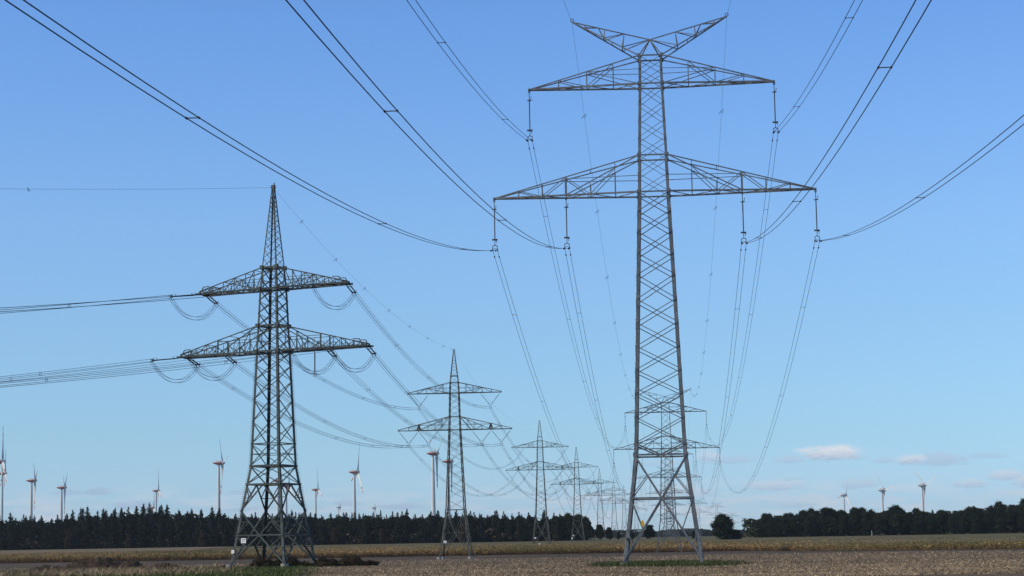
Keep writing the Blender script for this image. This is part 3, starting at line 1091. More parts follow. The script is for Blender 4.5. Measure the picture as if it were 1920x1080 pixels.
def v_insulator(hw):
    root = empty('v_insulator')
    for sg in (-1, 1):
        mb = MB()
        p, q = Vector((sg * hw, 0, 0)), Vector((sg * 0.12, 0, -2.75))
        mb.bar(p, lerp(p, q, 0.16), 0.05)
        pts, rs = [], []
        for i in range(40):
            pts.append(lerp(p, q, 0.16 + 0.74 * i / 39))
            rs.append(0.075 if i % 2 else 0.045)
        mb.tube(pts, 0.05, 6, True, rs)
        mb.bar(lerp(p, q, 0.9), q, 0.05)
        mb.build('rod', M['insul'], root)
        mb = MB()
        c = lerp(p, q, 0.88)
        mb.ring(c, 0.17, 0.05, q - p, 8)
        mb.build('arcing_ring', M['fitting'], root)
    mb = MB()
    mb.bar((-0.22, 0, -2.75), (0.22, 0, -2.75), 0.09)
    mb.bar((-0.2, 0, -2.75), (-0.2, 0, -3.55), 0.05)
    mb.bar((0.2, 0, -2.75), (0.2, 0, -3.55), 0.05)
    for z in (-3.12, -3.52):
        for x in (-0.2, 0.2):
            mb.bar((x, -0.2, z), (x, 0.2, z), 0.1)
    mb.build('yoke', M['fitting'], root)
    return root


VI = v_insulator(2.3)
SNAME = ['the first slim spire pylon', 'the second slim spire pylon', 'the third slim spire pylon']
first = True
for si in range(3):
    for (u, h, hw, where) in V_POS:
        o = VI if first else copy_tree(VI)
        first = False
        o.location = world(SPIRES[si].location, L_RZ, u, 0, h - 0.12)
        o.rotation_euler = (0, 0, L_RZ)
        tag(o, 'V shaped insulator pair of %s, %s' % (SNAME[si], where), 'insulator', 'V insulators of the quad cable line')

# dead-end strings and jumpers of the angle pylon
ANG = R(226.7)
D_LEFT = Vector((math.cos(ANG), math.sin(ANG), 0))
D_BACK = (Vector(SB.location) - A_LOC)
D_BACK.z = 0
SPAN_AB = D_BACK.length
D_BACK.normalize()
A_POS = [(-13.2, 26.9, 'left lower tip'), (-7.5, 26.9, 'left inner'), (7.5, 26.9, 'right inner'), (13.2, 26.9, 'right lower tip'), (-10.4, 34.95, 'left upper tip'), (10.4, 34.95, 'right upper tip')]


def dead_end(p, d, slope, label):
    """double tension string lying along the conductor; returns its live end"""
    dd = Vector((d.x, d.y, -slope)).normalized()
    side = Vector((d.y, -d.x, 0))
    root = empty('tension_insulator', p)
    for sg in (-1, 1):
        mb = MB()
        a = side * (0.24 * sg)
        mb.bar(a, a + dd * 0.9, 0.07)
        pts = [a + dd * (0.9 + 3.2 * i / 63) for i in range(64)]
        mb.tube(pts, 0.05, 6, True, [0.085 if i % 2 else 0.05 for i in range(64)])
        mb.bar(a + dd * 4.1, a + dd * 4.5, 0.07)
        mb.build('rod', M['insul'], root)
    for s in (0.95, 4.15):
        mb = MB()
        mb.bar(side * 0.34 + dd * s, side * -0.34 + dd * s, 0.08)
        mb.bar(side * 0.34 + dd * s, side * 0.3 + dd * (s + 0.3) + Vector((0, 0, 0.32)), 0.05)
        mb.bar(side * -0.34 + dd * s, side * -0.3 + dd * (s + 0.3) + Vector((0, 0, 0.32)), 0.05)
        mb.build('arcing_horn', M['fitting'], root)
    mb = MB()
    mb.bar(side * 0.3 + dd * 4.5, side * -0.3 + dd * 4.5, 0.12)
    for a, up in QUAD:
        mb.bar(dd * 4.5 + side * a, dd * 4.95 + side * a + Vector((0, 0, up)), 0.07)
    mb.build('yoke', M['fitting'], root)
    tag(root, label, 'insulator', 'tension insulators of the dark angle pylon')
    return p + dd * 4.9


def jumper(p, q, dip, label, dirs):
    root = empty('jumper_cable', p)
    for a, up in QUAD:
        mb = MB()
        pts = []
        for i in range(25):
            f = i / 24
            w = lerp(p, q, f)
            z = -dip * (1 - abs(2 * f - 1) ** 2.3)
            side = lerp(dirs[0], dirs[1], f).normalized()
            pts.append(w + Vector((0, 0, z)) + side * a + Vector((0, 0, up)) - p)
        mb.tube(pts, 0.022, 5)
        mb.build('wire', M['wire'], root)
    return tag(root, label, 'jumper cable', 'slack jumper cables of the dark angle pylon')


for i, (u, h, where) in enumerate(A_POS):
    att_l = world(A_LOC, A_RZ, u, -0.85, h - 0.12)
    att_b = world(A_LOC, A_RZ, u, 0.85, h - 0.12)
    # suspension point on the next pylon
    uu, hh = V_POS[i][0], V_POS[i][1]
    nxt = [world(s.location, L_RZ, uu, 0, hh - 0.12 - 3.32) for s in SPIRES[:5]]
    far_l = att_l + D_LEFT * 365 - Vector((0, 0, 8.0))
    el = dead_end(att_l, D_LEFT, 0.13, 'leftward double tension insulator at the %s of the dark angle pylon' % where)
    eb = dead_end(att_b, D_BACK, 0.08, 'rearward double tension insulator at the %s of the dark angle pylon' % where)
    bundle('conductor_bundle', el, far_l, QUAD, B_Q, 0.022, 'quad cables leaving to the left, %s of the dark angle pylon' % where, 'quad cables leaving the picture on the left', 47.0, True, first_sp=0.35 + 0.2 * (i % 3), n=60)
    bundle('conductor_bundle', eb, nxt[0], QUAD, B_Q, 0.020, 'quad cables from the dark angle pylon to the first slim spire pylon, %s' % where, 'quad cables behind the dark angle pylon', 40.0, True, first_sp=0.5 + 0.1 * i)
    for k in range(3):
        bundle('conductor_bundle', nxt[k], nxt[k + 1], QUAD, B_Q, 0.017, 'thin quad cables beyond %s, %s' % (SNAME[k], V_POS[i][3]), 'thin quad cables of the spire pylon row', 45.0, False, n=36)
    jumper(el, eb, 2.35, 'slack loop of jumper cables, %s of the dark angle pylon' % where, (Vector((D_LEFT.y, -D_LEFT.x, 0)), -Vector((D_BACK.y, -D_BACK.x, 0)) * -1))
# support rod of the one steadied jumper
jr = empty('jumper_insulator', world(A_LOC, A_RZ, 6.6, -1.0, 26.75))
mb = MB()
mb.bar((0, 0, 0), (0, 0, -0.4), 0.07)
mb.tube([(0, 0, -0.4 - 0.05 * i) for i in range(48)], 0.06, 8, True, [0.1 if i % 2 else 0.06 for i in range(48)])
mb.build('rod', M['insul'], jr)
mb = MB()
mb.bar((0, 0, -2.75), (0, 0, -3.2), 0.07)
mb.bar((-0.3, 0, -3.0), (0.3, 0, -3.0), 0.09)
mb.bar((-0.25, 0, -3.35), (0.25, 0, -3.35), 0.07)
mb.ring((0, 0, -2.75), 0.22, 0.05, (0, 0, 1), 8)
mb.build('yoke', M['fitting'], jr)
tag(jr, 'upright rod insulator steadying the inner right jumper loop of the dark angle pylon', 'insulator')

pk = world(A_LOC, A_RZ, 0, 0, 48.15)
pks = [world(s.location, L_RZ, 0, 0, 47.2) for s in SPIRES[:4]]
earth_wire(pk, pk + D_LEFT * 365 - Vector((0, 0, 6.0)), 0.00034, 0.014, 'thin earth wire leaving to the left from the spire of the dark angle pylon', 'earth wires of the quad cable line', 52)
earth_wire(pk, pks[0], 0.00034, 0.012, 'thin marked earth wire from the dark angle pylon spire down to the next spire', 'earth wires of the quad cable line', 27)
for k in range(3):
    earth_wire(pks[k], pks[k + 1], 0.00033, 0.011, 'hair thin earth wire from the spire top of %s' % SNAME[k], 'earth wires of the quad cable line', 0, False)


# ------------------------------------------------------------------ wind turbines
def turbine_meshes():
    out = {}
    # tapered tower, unit height 1 scaled per turbine
    mb = MB()
    n = 20
    k = 12
    mb.tube([(0, 0, i / k) for i in range(k + 1)], 1, n, True, [lerp(3.2, 1.45, (i / k) ** 0.9) for i in range(k + 1)])
    out['tower'] = mb
    # egg shaped nacelle along +x, tail pointed
    mb = MB()
    prof = [(-7.2, 0.02), (-6.6, 0.45), (-5.2, 1.2), (-3.2, 2.0), (-1.0, 2.6), (1.0, 2.85), (2.6, 2.75), (3.2, 2.6)]
    n = 20
    for x, r in prof:
        for j in range(n):
            a = 2 * math.pi * j / n
            mb.v.append(Vector((x, r * math.cos(a), r * 0.95 * math.sin(a))))
    for i in range(len(prof) - 1):
        for j in range(n):
            j2 = (j + 1) % n
            mb.f.append((i * n + j, (i + 1) * n + j, (i + 1) * n + j2, i * n + j2))
            mb.mi.append(0)
    mb.f.append(tuple((len(prof) - 1) * n + j for j in range(n)))
    mb.mi.append(0)
    mb.box((-2.6, 0, 2.75), (0.7, 1.0, 1.0))
    out['nacelle'] = mb
    mb = MB()
    prof = [(3.3, 2.55), (4.4, 2.5), (5.6, 2.1), (6.6, 1.3), (7.2, 0.5), (7.35, 0.02)]
    for x, r in prof:
        for j in range(n):
            a = 2 * math.pi * j / n
            mb.v.append(Vector((x, r * math.cos(a), r * math.sin(a))))
    for i in range(len(prof) - 1):
        for j in range(n):
            j2 = (j + 1) % n
            mb.f.append((i * n + j, (i + 1) * n + j, (i + 1) * n + j2, i * n + j2))
            mb.mi.append(0)
    mb.f.append(tuple(reversed([j for j in range(n)])))
    mb.mi.append(0)
    out['hub'] = mb
    # blade along +z, chord mostly along x (the rotor axis) at the root, twisting toward the tip
    mb = MB()
    st = [(1.5, 1.5, 1.4), (3.0, 2.4, 1.3), (5.0, 3.3, 1.0), (7.0, 3.3, 0.8), (11, 2.9, 0.6), (17, 2.5, 0.5), (24, 2.1, 0.42), (29, 1.9, 0.36), (32.5, 1.75, 0.34), (36, 1.55, 0.32), (39, 1.25, 0.28), (41, 0.5, 0.16)]
    tw = [-58, -54, -47, -40, -32, -27, -23, -20, -18, -17, -16, -16]
    m = 10
    for (z, c, th), t in zip(st, tw):
        ct, sn = math.cos(R(t)), math.sin(R(t))
        for j in range(m):
            a = 2 * math.pi * j / m
            y = math.cos(a) * c * 0.62 - (0.15 * c)
            x = math.sin(a) * th / 2
            mb.v.append(Vector((5.0 + x * ct - y * sn, x * sn + y * ct, z)))
    for i in range(len(st) - 1):
        red = st[i][0] in (29, 36)
        for j in range(m):
            j2 = (j + 1) % m
            mb.f.append((i * m + j, i * m + j2, (i + 1) * m + j2, (i + 1) * m + j))
            mb.mi.append(1 if red else 0)
    mb.f.append(tuple((len(st) - 1) * m + j for j in range(m)))
    mb.mi.append(1)
    out['blade'] = mb
    return out


TM = turbine_meshes()
# nacelle with a red lower band: procedural by height on the body
m = bpy.data.materials.new('nacelle_paint')
m.use_nodes = True
n_ = Nodes(m.node_tree)
tco = n_.new('ShaderNodeTexCoord')
sp_ = n_.new('ShaderNodeSeparateXYZ')
m.node_tree.links.new(tco.outputs['Object'], sp_.inputs[0])
band = n_.math('MULTIPLY', n_.math('GREATER_THAN', sp_.outputs[2], -2.0), n_.math('LESS_THAN', sp_.outputs[2], 0.7))
m.node_tree.links.new(n_.mix(band, (0.55, 0.54, 0.52, 1), (0.40, 0.13, 0.115, 1)), m.node_tree.nodes['Principled BSDF'].inputs['Base Color'])
m.node_tree.nodes['Principled BSDF'].inputs['Roughness'].default_value = 0.5
M['nacelle'] = m
ME = {'tower': TM['tower'].mesh('tower', M['white'], True), 'hub': TM['hub'].mesh('hub', M['white'], True),
      'nacelle_red': TM['nacelle'].mesh('nacelle', M['nacelle'], True), 'nacelle_white': TM['nacelle'].mesh('nacelle', M['white'], True),
      'blade_red': TM['blade'].mesh('blade', [M['white'], M['red']], True), 'blade_white': TM['blade'].mesh('blade', [M['white'], M['white']], True)}


def turbine(x, y, hubz, theta, red, label, psi=18.0, scale=1.0):
    z0 = float(ground(y)) - 1.0
    root = empty('wind_turbine', (x, y, z0), R(psi))
    H = hubz - z0

    def part(name, me):
        o = bpy.data.objects.new(name, me)
        scene.collection.objects.link(o)
        o.parent = root
        return o
    t = part('tower', ME['tower'])
    t.scale = (1, 1, H - 2.2)
    nc = part('nacelle', ME['nacelle_red' if red else 'nacelle_white'])
    nc.location = (0, 0, H)
    nc.scale = (1.1, 1.12, 1.08) if red else (1.15, 1.15, 1.2)
    hb = part('hub', ME['hub'])
    hb.location = (0.15, 0, H)
    hb.scale = (1.05, 1.1, 1.08) if red else (1.1, 1.15, 1.2)
    for k in range(3):
        b = part('blade', ME['blade_red' if red else 'blade_white'])
        b.location = (0, 0, H)
        b.rotation_euler = (R(-(theta + 120 * k)), 0, 0)
    tag(root, label, 'wind turbine', 'wind turbines with red marks behind the long wood' if red else 'plain white wind turbines behind the right hand wood')


TURB = [
    (-566.0, 2167, 108.5, 10, 1, 'largest wind turbine, cut by the left picture edge, long red striped blade upright'),
    (-836.0, 3228, 141.4, 5, 1, 'wind turbine half hidden behind the largest one at the picture edge'),
    (-673.5, 2758, 110.7, 50, 1, 'red banded wind turbine right beside the largest one, a blade pointing straight down'),
    (-681.2, 2975, 108.1, 60, 1, 'red banded wind turbine with two blades up like rabbit ears, left wood end'),
    (-687.4, 3792, 128.3, 10, 1, 'small red banded wind turbine midway between the rabbit eared one and the tall slim one'),
    (-773.4, 4214, 106.5, -12, 1, 'tiny wind turbine sunk behind the spruce tops with one blade tip showing'),
    (-366.3, 2447, 116.1, 40, 1, 'tall red banded wind turbine standing left of the dark angle pylon'),
    (-330.4, 2758, 104.9, 10, 1, 'red banded wind turbine seen inside the dark angle pylon, the taller of two'),
    (-351.0, 3034, 106.9, 3, 1, 'red banded wind turbine seen inside the dark angle pylon, the lower of two'),
    (-364.2, 3612, 119.3, 10, 1, 'small red banded wind turbine just right of the dark angle pylon'),
    (-520.9, 5835, 139.0, 75, 0, 'tiny pale wind turbine with only its top over the wood'),
    (-212.5, 2616, 109.1, -15, 1, 'red banded wind turbine with one blade straight up, between the two left pylons'),
    (-417.3, 5835, 136.0, 45, 0, 'tiny pale wind turbine with V shaped blades over the wood'),
    (-95.2, 2298, 116.1, 60, 1, 'big red banded wind turbine left beside the slim spire pylon, one blade down'),
    (-85.6, 2528, 117.0, 58, 1, 'red banded wind turbine hidden behind the shaft of the slim spire pylon'),
    (660.0, 3992, 103.1, -23, 0, 'white wind turbine with one blade pointing left, lowest of the right hand three'),
    (622.6, 3371, 94.3, 40, 0, 'white wind turbine in the middle of the right hand three'),
    (647.8, 3160, 95.1, 50, 0, 'white wind turbine furthest right, largest of the right hand three'),
]
for t in TURB:
    turbine(*t)


# ------------------------------------------------------------------ trees
def leaf_quads(centers, size, jitter, droop=0.0):
    """one leaf spray (two crossed quads) per centre -> V, F"""
    n = len(centers)
    c = np.asarray(centers)
    a = rng.normal(size=(n, 3))
    a[:, 2] *= 0.55
    a /= np.linalg.norm(a, axis=1)[:, None]
    b = np.cross(a, rng.normal(size=(n, 3)))
    b /= np.linalg.norm(b, axis=1)[:, None]
    s = size * (0.6 + 0.8 * rng.random((n, 1)))
    if droop:
        s = s * (0.72 + 0.28 * np.clip((droop - c[:, 2:3]) / (0.3 * droop), 0, 1))
    t = s * (0.45 + 0.35 * rng.random((n, 1)))
    a = a * s
    b = b * t
    V = np.stack([c - a * 0.9, c + b * 0.7 - a * 0.1, c + a, c - b * 0.75 + a * 0.15], axis=1).reshape(-1, 3)
    F = np.arange(4 * n).reshape(-1, 4)
    return V, F


def spruce_pts(h, r, blunt=0.9, wide=0.62, rag=1.0):
    pts = []
    z = h * 0.06
    while z < h * 0.99:
        f = 1 - z / h
        rad = r * min(f ** blunt, wide) * 1.25 * random.uniform(1 - 0.25 * rag, 1 + 0.12 * rag)
        nb = max(8, int(9 + 8 * f))
        for k in range(nb):
            an = random.uniform(0, 2 * math.pi)
            rr = rad * random.uniform(0.7, 1.1)
            for q in range(2 + int(4 * f)):
                g = (q + random.random()) / (2 + int(4 * f))
                pts.append((math.cos(an) * rr * g, math.sin(an) * rr * g, z - rr * g * 0.28 + random.uniform(-0.1, 0.15)))
        z += h * 0.03
    for k in range(6):
        pts.append((0, 0, h * (0.94 + 0.012 * k)))
    return pts


def clump_pts(lobes, per):
    pts = []
    for (cx, cy, cz, rr, rz) in lobes:
        for k in range(int(per * rr * rr)):
            d = np.array([random.gauss(0, 1) for _ in range(3)])
            d /= np.linalg.norm(d)
            q = 0.62 + 0.5 * random.random() + (random.random() ** 6) * 0.7
            pts.append((cx + d[0] * rr * q, cy + d[1] * rr * q, cz + d[2] * rz * q))
    return pts


def pine_lobes(h, r):
    L = []
    for k in range(11):
        f = random.uniform(0.32, 0.95)
        an = random.uniform(0, 6.28)
        rad = r * (1.1 - f) * random.uniform(0.35, 1.0) + 0.2
        L.append((math.cos(an) * rad, math.sin(an) * rad, h * f, r * random.uniform(0.3, 0.5), r * random.uniform(0.22, 0.36)))
    L.append((0, 0, h * 0.93, r * 0.38, r * 0.32))
    for k in range(5):
        an = random.uniform(0, 6.28)
        L.append((math.cos(an) * r * 0.6, math.sin(an) * r * 0.6, h * random.uniform(0.1, 0.35), r * 0.5, r * 0.6))
    return L


def broad_lobes(h, r, low=0.12, n=20):
    L = []
    for k in range(n):
        u = random.random()
        z = h * (low + 0.06 + (0.9 - low) * u)
        prof = math.sin(math.pi * min(0.97, (0.18 + 0.74 * u))) ** 0.7
        an = random.uniform(0, 6.28)
        rad = r * prof * random.uniform(0.3, 0.82)
        L.append((math.cos(an) * rad, math.sin(an) * rad, z, r * random.uniform(0.2, 0.4), r * random.uniform(0.18, 0.34)))
    L.append((0, 0, h * 0.86, r * 0.36, r * 0.3))
    L.append((0, 0, h * 0.5, r * 0.6, h * 0.3))
    return L


def trunk_mb(h, r, limbs=6, low=0.35, spread=1.5):
    mb = MB()
    mb.tube([(0, 0, -0.8), (0.05, 0, h * 0.3), (-0.06, 0.05, h * 0.6), (0, 0, h * 0.9)], r, 8, True, [r * 1.25, r, r * 0.7, r * 0.15])
    for k in range(limbs):
        an = k * 2.4 + random.random()
        z = h * random.uniform(low, 0.75)
        ln = spread * random.uniform(0.6, 1.0)
        mb.tube([(0, 0, z), (math.cos(an) * ln * 0.5, math.sin(an) * ln * 0.5, z + ln * 0.25), (math.cos(an) * ln, math.sin(an) * ln, z + ln * 0.7)], r * 0.3, 5, True, [r * 0.4, r * 0.25, r * 0.08])
    return mb


def tree_proto(name, kind, h, r, seed, leafmat, size):
    random.seed(seed)
    root = empty(name)
    if kind == 'spruce':
        pts = spruce_pts(h, r, 0.72, 0.55, 0.8)
        tr = trunk_mb(h, 0.22, 0)
    elif kind == 'pine':
        if seed >= 20:
            pts = spruce_pts(h, r * 1.05, random.uniform(0.6, 0.8), 0.6, 1.6)
            for k in range(random.randint(1, 3)):
                ox, oy, hh = random.uniform(-1.8, 1.8), random.uniform(-1.8, 1.8), random.uniform(0.78, 0.95)
                pts += [(a * 0.85 + ox, b * 0.85 + oy, c * hh) for a, b, c in spruce_pts(h, r * 0.8, 0.8, 0.5, 1.4)]
        else:
            pts = clump_pts(pine_lobes(h, r), 150)
        tr = trunk_mb(h * 0.9, 0.2, 5, 0.4, r * 0.6)
    else:
        pts = clump_pts(broad_lobes(h, r, n=30), 120)
        tr = trunk_mb(h * 0.8, 0.3, 8, 0.25, r * 0.7)
    V, F = leaf_quads(pts, size, 0, h if kind in ('spruce', 'pine') else 0.0)
    raw_mesh('crown', V, F, leafmat, None, root)
    tr.build('trunk', M['bark'], root)
    return root


protos = {
    'spruce': [tree_proto('spruce_tree', 'spruce', 20, 4.3, 10 + k, M['spruce'], 0.62) for k in range(3)],
    'pine': [tree_proto('pine_tree', 'pine', 18, 4.2, 20 + k, M['pine'], 0.48) for k in range(5)],
    'leafy': [tree_proto('leafy_tree', 'leafy', 15, 5.2, 30 + k, M['leafy'], 0.5) for k in range(5)],
    'rusty': [tree_proto('rusty_tree', 'leafy', 14, 4.2, 40, M['rusty'], 0.6)],
}
used = set()


def place(kind, x, y, h, label, cat, group=None, wid=1.0, z=None):
    p = random.choice(protos[kind])
    if p.name in used:
        o = copy_tree(p)
    else:
        o = p
        used.add(p.name)
    H0 = {'spruce': 20, 'pine': 18, 'leafy': 15, 'rusty': 14}[kind]
    s = h / H0
    o.location = (x, y, float(ground(y)) - 0.1 if z is None else z)
    o.scale = (s * wid, s * wid, s)
    o.rotation_euler = (0, 0, random.uniform(0, 6.28))
    return tag(o, label, cat, group)


random.seed(3)
# long dark wood on the left: outline of its tops in metres over the ground, by x
LWX = np.array([-300, -262, -255, -246, -238, -228, -215, -200, -185, -170, -158, -148, -120, -90, -60, -30, 0, 20, 32, 40])
LWH = np.array([17.5, 18.5, 17.0, 18.5, 20.5, 20.5, 21.5, 21.5, 21.0, 20.5, 18.5, 17.8, 17.5, 17.2, 17.0, 16.6, 15.8, 15.0, 13.6, 11.0])
LABS = {'spruce': 'pointed dark spruce rising in the long wood behind the left pylons', 'pine': 'dark round topped pine in the long wood behind the left pylons', 'leafy': 'dark leafy tree at the edge of the long wood behind the left pylons', 'rusty': 'reddish brown tree at the foot of the long wood'}
for row in range(3):
    x = -292 + row * 1.7
    while x < 42 - row * 2:
        h = float(np.interp(x, LWX, LWH))
        pr = random.random()
        sp = 0.62 if -270 < x < -155 else 0.36
        if x > 25 or (row == 0 and pr > 0.84):
            kind = 'leafy'
        elif pr < sp:
            kind = 'spruce'
        else:
            kind = 'pine'
        k = {'spruce': random.uniform(0.86, 1.13), 'pine': random.uniform(0.85, 1.05), 'leafy': random.uniform(0.5, 0.72)}[kind]
        if x > 25:
            k = random.uniform(0.88, 1.0)
        hh = h * k * (0.9 if row == 0 else 1.0)
        place(kind, x + random.uniform(-0.9, 0.9), 1058 + row * 7 + random.uniform(-2, 2), hh, LABS[kind], 'tree', 'trees of the long dark wood', {'spruce': 1.0, 'pine': 1.05, 'leafy': 0.95}[kind])
        x += random.uniform(3.6, 5.0) if row else random.uniform(4.2, 5.8)
for x in (-237, -205, -166, -147, -143, -96, -71, -28):
    place('rusty', x, 1051, random.uniform(7, 10.5), LABS['rusty'], 'tree', 'brown trees at the foot of the long wood', 0.8)
for x, h in ((46, 8), (51, 6.5), (56, 4.0), (72, 5.0), (64, 3.5)):
    place('leafy', x, 1090, h, {46: 'small round tree just past the right end of the long wood', 51: 'smaller round tree second past the right end of the long wood', 56: 'low bush third past the right end of the long wood', 64: 'low bush between the far spire pylons', 72: 'small dark bush left of the tallest pylon leg'}[x], 'tree')

RWX = np.array([124, 132, 140, 148, 158, 168, 176, 186, 196, 206, 214, 220, 228, 240, 250, 262, 275, 300])
RWH = np.array([10.5, 12.0, 11.5, 12.5, 15.0, 14.4, 13.4, 14.6, 13.8, 14.6, 13.8, 12.6, 13.2, 13.4, 14.4, 15.8, 17.4, 18.5])
for row in range(3):
    x = 130.0 + row * 3
    while x < 312:
        h = float(np.interp(x, RWX, RWH)) * random.uniform(0.78, 1.03) * (0.84 if row == 0 else 1.0)
        place('leafy', x + random.uniform(-1.5, 1.5), 1056 + row * 8 + random.uniform(-2, 2), h, 'dark leafy tree in the right hand wood under the white turbines', 'tree', 'trees of the right hand wood', random.uniform(0.75, 1.05))
        x += random.uniform(4.5, 7.5)
place('leafy', 94.2, 900, 12.2, 'lone round dark tree standing free right of the tallest pylon', 'tree', wid=1.5, z=3.7)
place('leafy', 100.0, 902, 4.2, 'small bush leaning on the right side of the lone round tree', 'bush', wid=1.7, z=4.3)
place('leafy', 67.2, 1000, 7.0, 'small round tree seen between the legs of the tallest pylon', 'tree', wid=1.25, z=6.3)
place('leafy', 88.2, 985, 3.6, 'low dark bush seen inside the right leg of the tallest pylon', 'bush', wid=1.3, z=6.0)
place('leafy', -49.0, 1000, 5.5, 'small bushy tree in the green field right of the slim spire pylon foot', 'bush', wid=1.1)
for k, l in protos.items():
    for p in l:
        if p.name not in used:
            for ch in list(p.children):
                bpy.data.objects.remove(ch)
            bpy.data.objects.remove(p)

# undergrowth along the feet of both woods, and the far wood on the horizon
def mass(name, label, xs, y0, dy, hfun, n, size, m, zoff=0.0, cat='wood'):
    x = rng.uniform(xs[0], xs[1], n)
    y = y0 + rng.uniform(0, dy, n)
    h = hfun(x)
    z = ground(y) + zoff + h * (rng.random(n) ** 0.7)
    V, F = leaf_quads(np.stack([x, y, z], axis=1), size, 0)
    o = raw_mesh(name, V, F, m)
    return tag(o, label, cat, None, 'stuff')


mass('wood_interior', 'dark mass of trees deeper in the long wood', (-300, 38), 1078, 60, lambda x: np.interp(x, LWX, LWH) * (0.80 + 0.05 * np.sin(x * 0.9) + 0.05 * np.sin(x * 0.37)), 42000, 1.2, M['spruce'])
mass('wood_interior', 'dark mass of trees deeper in the right hand wood', (128, 320), 1080, 50, lambda x: np.interp(x, RWX, RWH) * (0.84 + 0.05 * np.sin(x * 0.7) + 0.05 * np.sin(x * 0.31)), 15000, 1.2, M['leafy'])
mass('undergrowth', 'dark undergrowth along the foot of the long wood', (-296, 42), 1056, 22, lambda x: 5.5 + 1.5 * np.sin(x * 0.31) + np.sin(x * 0.83), 12000, 0.9, M['bramble'])
mass('undergrowth', 'dark undergrowth along the foot of the right hand wood', (126, 316), 1054, 26, lambda x: 4.2 + 1.2 * np.sin(x * 0.27) + np.sin(x * 0.9), 7000, 0.9, M['leafy'])


def far_h(x):
    return 8.2 + 1.6 * np.sin(x * 0.021) + 1.1 * np.sin(x * 0.057 + 1) + 0.7 * np.sin(x * 0.14) + 3.0 * np.exp(-((x - 205) / 25.0) ** 2)


o = mass('distant_wood', 'low bluish distant wood along the horizon between the two near woods', (20, 420), 2500, 60, far_h, 16000, 2.2, M['farwood'], -0.5)

# ------------------------------------------------------------------ maize, stubble, grass
def blades(P, h, w, lean, tint, name, label, m, cat='ground cover', segs=1):
    """upright pointed blades: P (n,3) roots"""
    n = len(P)
    an = rng.uniform(0, 2 * np.pi, n)
    d = np.stack([np.cos(an), np.sin(an), np.zeros(n)], axis=1)
    le = np.stack([rng.normal(0, 1, n), rng.normal(0, 1, n), np.zeros(n)], axis=1) * (lean * h)[:, None]
    tip = P + le
    tip[:, 2] += h
    a = P - d * (w / 2)[:, None]
    b = P + d * (w / 2)[:, None]
    V = np.stack([a, b, tip], axis=1).reshape(-1, 3)
    F = np.arange(3 * n).reshape(-1, 3)
    T = np.repeat(tint, 3, axis=0)
    o = raw_mesh(name, V, F, m, T)
    return tag(o, label, cat, None, 'stuff')


def lin(n, a, b, j=0.25):
    f = rng.random((n, 1))
    t = np.array(a) * (1 - f) + np.array(b) * f
    return t * (1 + rng.normal(0, j, (n, 1))).clip(0.4, 1.7)


# maize: a front of whole plants and the tassels and upper leaves of the field behind
def maize_front_y(x):
    return np.interp(x, [-300, 70, 140, 260], [620, 620, 432, 400])


def maize(x, y, hscale, leaves):
    n = len(x)
    z = ground(y)
    h = hscale * rng.uniform(0.88, 1.08, n)
    # patches that are still green, patches already dry
    g = 0.5 + 0.5 * np.sin(x * 0.055 + 1.3) * np.cos(y * 0.02 + x * 0.011) + rng.normal(0, 0.22, n)
    g = np.clip(g + np.interp(x, [-260, -100, 60, 140, 200], [-0.5, -0.2, -0.25, 0.15, 0.1]), 0, 1)
    Vs, Ts = [], []
    base = np.stack([x, y, z], axis=1)
    an = rng.uniform(0, 2 * np.pi, n)
    d = np.stack([np.cos(an), np.sin(an), np.zeros(n)], axis=1)
    top = base.copy()
    top[:, 2] += h
    dry = np.array([0.350, 0.228, 0.098])
    green = np.array([0.125, 0.124, 0.036])
    brown = np.array([0.150, 0.082, 0.044])
    Vs.append(np.stack([base - d * 0.025, base + d * 0.025, top], axis=1))
    Ts.append(np.repeat((brown * 1.1)[None], n, 0))
    for k in range(leaves):
        f = (k + 0.6) / leaves
        a2 = an + (np.pi if k % 2 else 0) + rng.normal(0, 0.5, n)
        dd = np.stack([np.cos(a2), np.sin(a2), np.zeros(n)], axis=1)
        r0 = base.copy()
        r0[:, 2] += h * (0.06 + 0.76 * f)
        ln = rng.uniform(0.45, 0.85, n)
        tip = r0 + dd * ln[:, None]
        tip[:, 2] += h * rng.uniform(-0.12, 0.2, n)
        mid = r0 + dd * (ln * 0.45)[:, None]
        mid[:, 2] += 0.18
        pw = np.cross(dd, np.array([0, 0, 1.0])) * 0.05
        Vs.append(np.stack([r0 - pw * 0.5, mid + pw, tip], axis=1))
        Vs.append(np.stack([r0 + pw * 0.5, mid - pw, mid + pw], axis=1))
        gg = np.clip(g * (0.25 + 0.9 * f), 0, 1)[:, None]
        c = (brown * (1 - min(1, f * f * 2.2)) + dry * min(1, f * f * 2.2))[None] * (1 - gg) + green[None] * gg
        c = c * (1 + rng.normal(0, 0.32, (n, 1))).clip(0.35, 1.9)
        Ts += [c, c]
    return np.concatenate(Vs), np.concatenate(Ts)


